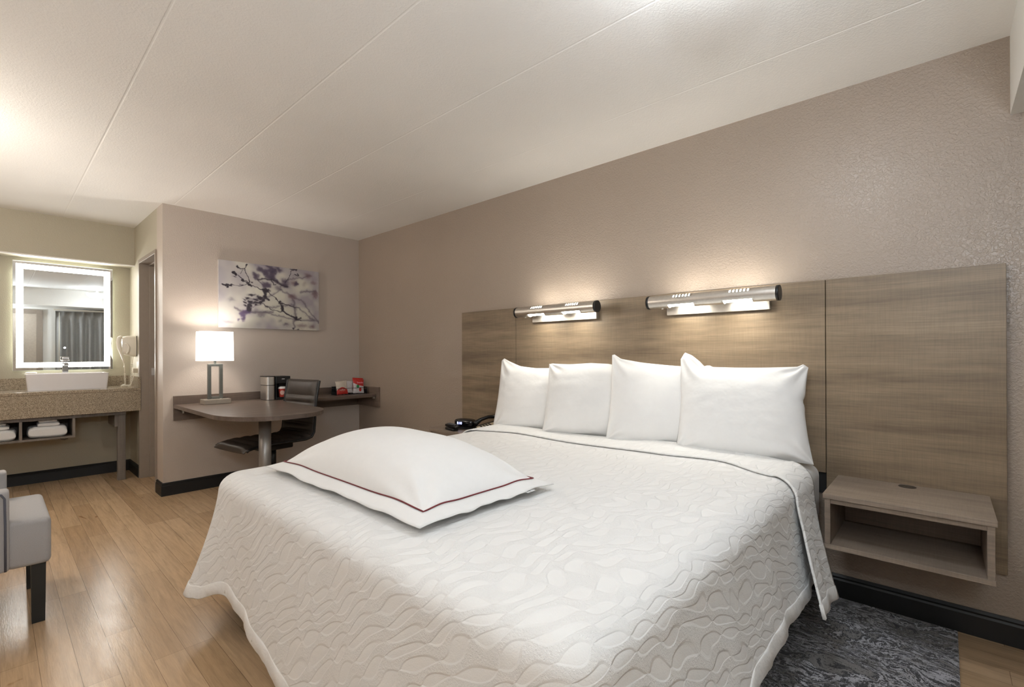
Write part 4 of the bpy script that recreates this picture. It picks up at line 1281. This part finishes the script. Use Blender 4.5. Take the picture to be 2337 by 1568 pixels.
# sink and faucet, soap
sk = empty('vessel_sink', (-1.155, -2.28, 0.8665), label='white rectangular vessel sink on the granite counter', cat='sink')
bm = bmesh.new()
def rr3(x0, x1, y0, y1, r, z): return [bm.verts.new((a, b, z)) for a, b in rrect(x0, x1, y0, y1, r, 5)]
L0 = rr3(-0.155, 0.148, -0.262, 0.262, 0.012, 0.0); L1 = rr3(-0.165, 0.158, -0.275, 0.275, 0.014, 0.143); L1b = rr3(-0.163, 0.156, -0.273, 0.273, 0.014, 0.146)
L2 = rr3(-0.09, 0.146, -0.262, 0.262, 0.012, 0.146); L3 = rr3(-0.075, 0.125, -0.235, 0.235, 0.03, 0.03)
seqs = [L0, L1, L1b, L2, L3]
for a, b in zip(seqs, seqs[1:]):
    for i in range(len(a)):
        j = (i+1) % len(a); bm.faces.new((a[i], a[j], b[j], b[i]))
bm.faces.new(L0[::-1]); bm.faces.new(L3)
bmesh.ops.recalc_face_normals(bm, faces=bm.faces)
autosmooth(obj('basin', bm, M['porcelain'], sk), 30)
fc = empty('faucet', (-1.27, -2.287, 1.0132), label='square chrome single-lever faucet on the back of the sink', cat='faucet')
bm = bmesh.new(); box(bm, -0.022, 0.022, -0.022, 0.022, 0, 0.095, bev=0.004); box(bm, 0.015, 0.115, -0.018, 0.018, 0.065, 0.086, bev=0.004); obj('body', bm, M['chrome'], fc)
bm = bmesh.new(); box(bm, -0.02, 0.02, -0.018, 0.018, 0.096, 0.112, bev=0.003); box(bm, -0.03, 0.07, -0.024, 0.024, 0.113, 0.128, bev=0.004); box(bm, -0.02, 0.075, -0.022, 0.022, 0.134, 0.148, bev=0.004); box(bm, -0.028, -0.02, -0.02, 0.02, 0.12, 0.142); obj('lever', bm, M['chrome'], fc)
bm = bmesh.new()
lathe(bm, [(0, 0.012), (0.02, 0.012), (0.032, 0.008), (0.034, 0.003), (0.03, 0), (0, 0)]); 
for v in bm.verts: v.co.y *= 1.15
o = obj('soap_bar', bm, M['white_plastic'], None, True, loc=(-1.275, -2.51, 1.013)); tag(o, 'small white wrapped soap on the left rim of the sink', 'soap')

# lit mirror
mi_ = empty('lit_mirror', (XA+0.001, -2.277, 1.535), label='rectangular wall mirror with glowing light border above the sink', cat='mirror')
MW, MH = 0.693/2, 0.997/2
bm = bmesh.new(); box(bm, 0.0, 0.028, -MW+0.06, MW-0.06, -MH+0.06, MH-0.06); obj('housing', bm, M['steel'], mi_)
bm = bmesh.new(); box(bm, 0.0285, 0.0345, -MW, MW, -MH, MH, bev=0.0015); obj('glass_edge', bm, M['edge'], mi_)
bm = bmesh.new(); vsq = [bm.verts.new(p) for p in ((0.035, -MW+0.002, -MH+0.002), (0.035, MW-0.002, -MH+0.002), (0.035, MW-0.002, MH-0.002), (0.035, -MW+0.002, MH-0.002))]; bm.faces.new(vsq)
obj('mirror_glass', bm, M['mirror'], mi_)
bm = bmesh.new()
oy, oz, wd_ = MW-0.022, MH-0.028, 0.045
for (a, b, c, d) in ((-oy, -oy+wd_, -oz, oz), (oy-wd_, oy, -oz, oz), (-oy+wd_, oy-wd_, oz-wd_, oz), (-oy+wd_, oy-wd_, -oz, -oz+wd_)):
    bm.faces.new([bm.verts.new(p) for p in ((0.0358, a, c), (0.0358, b, c), (0.0358, b, d), (0.0358, a, d))])
obj('light_border', bm, M['led'], mi_)
bm = bmesh.new()
for (a, b, c, d) in ((-oy+0.05, oy-0.05, MH-0.058, MH-0.045), (-oy+0.05, oy-0.05, -MH+0.045, -MH+0.058), (-MW+0.045, -MW+0.058, -oz+0.05, oz-0.05), (MW-0.058, MW-0.045, -oz+0.05, oz-0.05)):
    box(bm, 0.006, 0.022, a, b, c, d)
obj('back_light', bm, emat('mirror back glow', (1.0, 0.99, 0.94), 10.0), mi_)
bm = bmesh.new(); cyl(bm, (0.0352, -0.006, -0.288), (0.0362, -0.006, -0.288), 0.009, seg=20); obj('touch_button', bm, M['dot_led'], mi_)

# hair dryer on the alcove side wall, outlet
hd = empty('hair_dryer', (-1.10, YA-0.001, 1.16), label='white wall-mounted hair dryer with coiled cord beside the lit mirror', cat='hair dryer')
def Hp(x, y, z): return (x+1.10, y-YA, z-1.16)
bm = bmesh.new()
secs = []
for i in range(15):
    t_ = i/14
    y = -0.105*t_ - 0.004
    hw = 0.068*(1-0.15*t_**2); z0 = -0.0 + 0.035*t_**2; z1 = 0.205 - 0.015*t_**3
    secs.append([bm.verts.new((a, y, b)) for a, b in rrect(-hw, hw, z0, z1, 0.03, 5)])
for a, b in zip(secs, secs[1:]):
    for i in range(len(a)):
        j = (i+1) % len(a); bm.faces.new((a[i], a[j], b[j], b[i]))
bm.faces.new(secs[0]); bm.faces.new(secs[-1][::-1]); bmesh.ops.recalc_face_normals(bm, faces=bm.faces)
autosmooth(obj('holder', bm, M['white_plastic'], hd), 50)
bm = bmesh.new(); box(bm, -0.066, 0.066, -0.004, 0.0, 0.004, 0.20); obj('wall_plate', bm, M['black'], hd)
bm = bmesh.new(); tube(bm, [(0.02, -0.112, 0.195), (0.03, -0.128, 0.180), (0.03, -0.135, 0.14), (0.03, -0.128, 0.09), (0.028, -0.112, 0.03), (0.025, -0.100, -0.02), (0.02, -0.093, -0.06)], 0.014, 12, rad=[0.014, 0.019, 0.020, 0.019, 0.014, 0.009, 0.006])
obj('handset', bm, M['white_plastic'], hd, True)
bm = bmesh.new(); tube(bm, [(0.069, -0.092, 0.13), (0.073, -0.075, 0.12), (0.074, -0.062, 0.09), (0.072, -0.066, 0.05), (0.068, -0.078, 0.03)], 0.008, 10); obj('trigger_grip', bm, M['white_plastic'], hd, True)
bm = bmesh.new()
def coil(p0, p1, turns, rad, n=10):
    p0 = Vector(p0); p1 = Vector(p1); o = []
    d = (p1-p0).normalized(); e1 = d.cross(Vector((1, 0.3, 0))).normalized(); e2 = d.cross(e1)
    for i in range(turns*n+1):
        t_ = i/(turns*n); a = 2*PI*i/n
        o.append(p0.lerp(p1, t_)+(e1*math.cos(a)+e2*math.sin(a))*rad)
    return o
zc_ = 0.8675-1.16
tube(bm, [(0.02, -0.093, -0.06), (0.02, -0.09, -0.10), (0.02, -0.088, -0.16)], 0.0035, 6)
tube(bm, coil((0.02, -0.088, -0.16), (0.03, -0.085, zc_+0.03), 9, 0.006), 0.0022, 5)
tube(bm, coil((0.03, -0.085, zc_+0.022), (0.10, -0.125, zc_+0.013), 7, 0.007), 0.0022, 5)
tube(bm, coil((0.10, -0.125, zc_+0.013), (0.06, -0.05, zc_+0.015), 8, 0.007), 0.0022, 5)
tube(bm, coil((0.04, -0.045, zc_+0.02), (0.02, -0.03, -0.06), 12, 0.005), 0.0022, 5)
tube(bm, [(0.02, -0.03, -0.06), (0.01, -0.02, 0.0), (0.0, -0.02, 0.02)], 0.003, 6)
tube(bm, [(0.06, -0.05, zc_+0.006), (0.10, -0.075, zc_+0.005), (0.13, -0.06, zc_+0.012), (0.14, -0.045, -0.22), (0.13, -0.035, -0.165), (0.125, -0.03, -0.14)], 0.003, 6)
obj('cord', bm, M['white_plastic'], hd, True)
ot = empty('wall_outlet', (-0.985, YA-0.001, 1.055), label='white wall outlet with plug next to the doorway above the counter', cat='outlet')
simple('faceplate', M['white_plastic'], ot, (-0.036, 0.036, -0.006, 0, -0.058, 0.058), bev=0.002)
simple('plug', pbr('plug plastic', lin((196, 186, 166)), 0.4), ot, (-0.02, 0.018, -0.042, -0.0065, -0.052, -0.008), bev=0.004)

# ------------------------------------------------------------------ armchair at the left edge
ac = empty('armchair', (1.60, -3.0, 0), label='grey linen armchair with black legs at the left edge of frame', cat='armchair')
def A_(x0, x1, y0, y1, z0, z1): return (x0-1.60, x1-1.60, y0+3.0, y1+3.0, z0, z1)
bm = bmesh.new(); box(bm, *A_(1.335, 1.885, -2.712, -2.572, 0.262, 0.462), bev=0.022, seg=4)
box(bm, *A_(1.405, 1.80, -3.20, -2.705, 0.262, 0.455), bev=0.02, seg=3)
for v in bm.verts: v.co.z += 0.004*noise.noise(v.co*6)
obj('seat', bm, M['linen'], ac, True)
for s_, (xa, xb) in ((1, (1.805, 1.895)), (-1, (1.310, 1.400))):
    bm = bmesh.new(); box(bm, *A_(xa, xb, -3.33, -2.700, 0.262, 0.602), bev=0.012, seg=3)
    arm = obj('arm', bm, M['linen'], ac, True)
    xx_ = (xb+0.001 if s_ > 0 else xa-0.001)-1.60
    bm = bmesh.new()
    tube(bm, [(xx_, 0.288, 0.266), (xx_, 0.288, 0.45), (xx_, 0.286, 0.572), (xx_, 0.276, 0.590), (xx_, 0.256, 0.598), (xx_, -0.32, 0.598)], 0.004, 8)
    obj('piping', bm, M['linen_pipe'], arm, True)
bm = bmesh.new(); box(bm, *A_(1.312, 1.893, -3.46, -3.215, 0.262, 0.90), bev=0.03, seg=4); obj('backrest', bm, M['linen'], ac, True)
for (x, y) in ((1.838, -2.612), (1.382, -2.612), (1.838, -3.40), (1.382, -3.40)):
    bm = bmesh.new()
    A4 = [bm.verts.new((x+dx*0.021-1.60, y+dy*0.021+3.0, 0.001)) for dx, dy in ((-1, -1), (1, -1), (1, 1), (-1, 1))]
    B4 = [bm.verts.new((x+dx*0.024-1.60, y+dy*0.024+3.0, 0.264)) for dx, dy in ((-1, -1), (1, -1), (1, 1), (-1, 1))]
    bm.faces.new(A4[::-1]); bm.faces.new(B4)
    for i in range(4): bm.faces.new((A4[i], A4[(i+1) % 4], B4[(i+1) % 4], B4[i]))
    obj('leg', bm, M['blackwood'], ac)

# ------------------------------------------------------------------ things on the left nightstand
NZ = 0.591
ck = empty('clock_radio', (2.025, -0.245, NZ+0.0005), R(12), label='small black digital clock radio on the left nightstand', cat='clock')
bm = bmesh.new(); secs = []
for i in range(13):
    t_ = i/12*2-1; f = max(1-abs(t_)**3, 0)**0.4
    secs.append([bm.verts.new((t_*0.092, 0.0+a*(0.35+0.65*f), 0.041+b*(0.3+0.7*f))) for a, b in rrect(-0.045, 0.045, -0.035, 0.035, 0.022, 5)])
for a, b in zip(secs, secs[1:]):
    for i in range(len(a)):
        j = (i+1) % len(a); bm.faces.new((a[i], a[j], b[j], b[i])).smooth = True
bm.faces.new(secs[0]); bm.faces.new(secs[-1][::-1]); bmesh.ops.recalc_face_normals(bm, faces=bm.faces)
obj('case', bm, M['gloss_black'], ck, True)
bm = bmesh.new(); box(bm, -0.06, 0.06, -0.03, 0.03, 0.0, 0.012, bev=0.003); obj('foot', bm, M['black'], ck)
MX = Matrix.Translation((-0.022, -0.0475, 0.044)) @ Matrix.Rotation(R(90), 4, 'X')
text('digits', '8:10', 0.027, M['clock_led'], ck, MX)
MX = Matrix.Translation((0.05, -0.0465, 0.05)) @ Matrix.Rotation(R(90), 4, 'X')
text('button_marks', '- -', 0.022, M['paper'], ck, MX)
ph = empty('telephone', (2.20, -0.19, NZ+0.0005), R(-28), label='black desk telephone with ivory faceplate on the left nightstand', cat='telephone')
ph.location = (2.235, -0.19, NZ+0.0005)
RX = Matrix.Rotation(R(13), 4, 'X')
bm = bmesh.new(); 
prof = [(-0.10, 0.0), (-0.10, 0.022), (0.10, 0.066), (0.10, 0.0)]
for s_ in (0,):
    Aq = [bm.verts.new((-0.085, y, z)) for y, z in prof]; Bq = [bm.verts.new((0.085, y, z)) for y, z in prof]
    bm.faces.new(Aq[::-1]); bm.faces.new(Bq)
    for i in range(4): bm.faces.new((Aq[i], Bq[i], Bq[(i+1) % 4], Aq[(i+1) % 4]))
bmesh.ops.recalc_face_normals(bm, faces=bm.faces)
bmesh.ops.bevel(bm, geom=list(bm.edges), offset=0.004, segments=2, affect='EDGES')
obj('body', bm, M['black'], ph)
TL = Matrix.Translation((0, 0, 0.0445)) @ Matrix.Rotation(math.atan2(0.044, 0.20), 4, 'X')
bm = bmesh.new(); box(bm, -0.022, 0.084, -0.098, 0.098, 0.0, 0.003, M4=TL); fp = obj('faceplate', bm, M['ivory'], ph)
bm = bmesh.new()
for i in range(3):
    for j in range(4): box(bm, -0.005+i*0.024, 0.011+i*0.024, -0.075+j*0.022, -0.062+j*0.022, 0.0032, 0.006, M4=TL)
obj('keys', bm, M['black'], fp)
bm = bmesh.new()
tube(bm, [TL @ Vector(p) for p in ((-0.055, -0.10, 0.018), (-0.055, -0.085, 0.026), (-0.055, -0.04, 0.042), (-0.055, 0.02, 0.046), (-0.055, 0.07, 0.036), (-0.055, 0.10, 0.022), (-0.055, 0.105, 0.012))], 0.015, 12, rad=[0.018, 0.021, 0.014, 0.013, 0.015, 0.021, 0.017])
obj('handset', bm, M['gloss_black'], ph, True)
bm = bmesh.new(); tube(bm, coil((-0.06, -0.115, 0.0095), (-0.118, -0.215, 0.0095), 16, 0.007, 8), 0.0018, 5); obj('coiled_cord', bm, M['black'], ph, True)
rc = empty('remote_control', (2.02, -0.372, NZ+0.0005), R(-13), label='black television remote control at the front of the left nightstand', cat='remote control')
bm = bmesh.new(); box(bm, -0.085, 0.085, -0.022, 0.022, 0.020, 0.040, bev=0.006, seg=3)
for v in bm.verts: v.co.z += 0.006*math.cos(v.co.x*18)
obj('body', bm, M['gloss_black'], rc, True)
bm = bmesh.new()
for i in range(7):
    for j in range(3): box(bm, -0.07+i*0.02, -0.058+i*0.02, -0.016+j*0.012, -0.008+j*0.012, 0.0445, 0.0475)
obj('buttons', bm, pbr('grey rubber', lin((90, 90, 92)), 0.6), rc)
bm = bmesh.new(); box(bm, -0.07, 0.06, -0.03, 0.02, 0.0, 0.019, bev=0.006); obj('rest', bm, M['black'], rc, True)

# ------------------------------------------------------------------ curtain (seen in the mirror)
cu = empty('curtain', (5.50, -1.0, 0), label='grey pleated blackout curtain reflected in the lit mirror', cat='curtain')
bm = bmesh.new()
NYC = 340
def cur(u, v):
    y = 0.90 - u*1.80            # -0.10 .. -1.90
    z = 2.06 - v*1.96
    ph_ = u*1.80/0.145*2*PI
    am = 0.034*(0.35+0.65*min(1, v*6))
    x = am*math.sin(ph_ + 0.5*math.sin(ph_*0.31)) + 0.012*math.sin(ph_*0.37+1+v)
    if v < 0.05: x = 0.020*(abs(math.sin(ph_/2))**6)*1.0*math.copysign(1, -1)
    return Vector((x, y, z))
grid(bm, NYC, 24, cur)
o = obj('drape', bm, M['curtain'], cu, True)
md = o.modifiers.new('s', 'SOLIDIFY'); md.thickness = 0.002
bm = bmesh.new(); box(bm, -0.012, 0.012, -0.93, 0.93, 2.07, 2.10, bev=0.003); obj('track', bm, M['white_plastic'], cu)
bm = bmesh.new(); tube(bm, [(-0.06, -0.845, 2.03), (-0.075, -0.85, 1.0)], 0.006, 8); obj('wand', bm, M['white_plastic'], cu)

# ------------------------------------------------------------------ ceiling lights and added uplights (outside the frame)
def ceiling_light(x, y, r, mat, label, drop=0.10):
    t = empty('ceiling_light', (x, y, H-0.001), label=label, cat='ceiling light')
    bm = bmesh.new(); lathe(bm, [(0, 0), (0.07, 0), (0.07, -0.02), (0.02, -0.03), (0.012, -0.035), (0.012, -drop-0.07), (0, -drop-0.07)]); obj('canopy', bm, M['steel'], t, True)
    bm = bmesh.new(); lathe(bm, [(r, -drop), (r*0.97, -drop-0.025), (r*0.8, -drop-0.055), (r*0.45, -drop-0.075), (0.013, -drop-0.08)]); 
    o = obj('glass_bowl', bm, mat, t, True)
    md = o.modifiers.new('s', 'SOLIDIFY'); md.thickness = 0.003
    return t
ceiling_light(4.38, -1.40, 0.15, M['bowl_a'], 'added white glass bowl in place of bounced flash, between the bed and the window')
ceiling_light(1.15, -3.2, 0.15, M['bowl_b'], 'white glass bowl ceiling light above the armchair')
def added_uplight(x, y, watts, col, label):  # invented lamp on a pole, added to light the ceiling
    t = empty('fill_uplight', (x, y, 0), label=label, cat='floor lamp')
    bm = bmesh.new(); lathe(bm, [(0, 0.03), (0.12, 0.022), (0.135, 0.0), (0, 0)]); obj('base', bm, M['steel_dk'], t, True)
    bm = bmesh.new(); cyl(bm, (0, 0, 0.02), (0, 0, 1.66), 0.012); obj('pole', bm, M['steel_dk'], t)
    bm = bmesh.new(); lathe(bm, [(0.012, 1.64), (0.05, 1.645), (0.12, 1.69), (0.16, 1.76)]); o = obj('lamp_bowl', bm, M['steel_dk'], t, True)
    md = o.modifiers.new('s', 'SOLIDIFY'); md.thickness = 0.003
    l = point('uplight', (x, y, 1.77), watts, col, 0.11); l.parent = t; l.location = (0, 0, 1.77)
added_uplight(5.15, -3.2, FILL_A, (0.84, 0.92, 1.0), 'added uplight on a brushed nickel pole with upturned bowl by the entry door')
added_uplight(0.9, -3.7, FILL_B, (1.0, 0.93, 0.84), 'added uplight on a brushed nickel pole with upturned bowl beside the armchair')
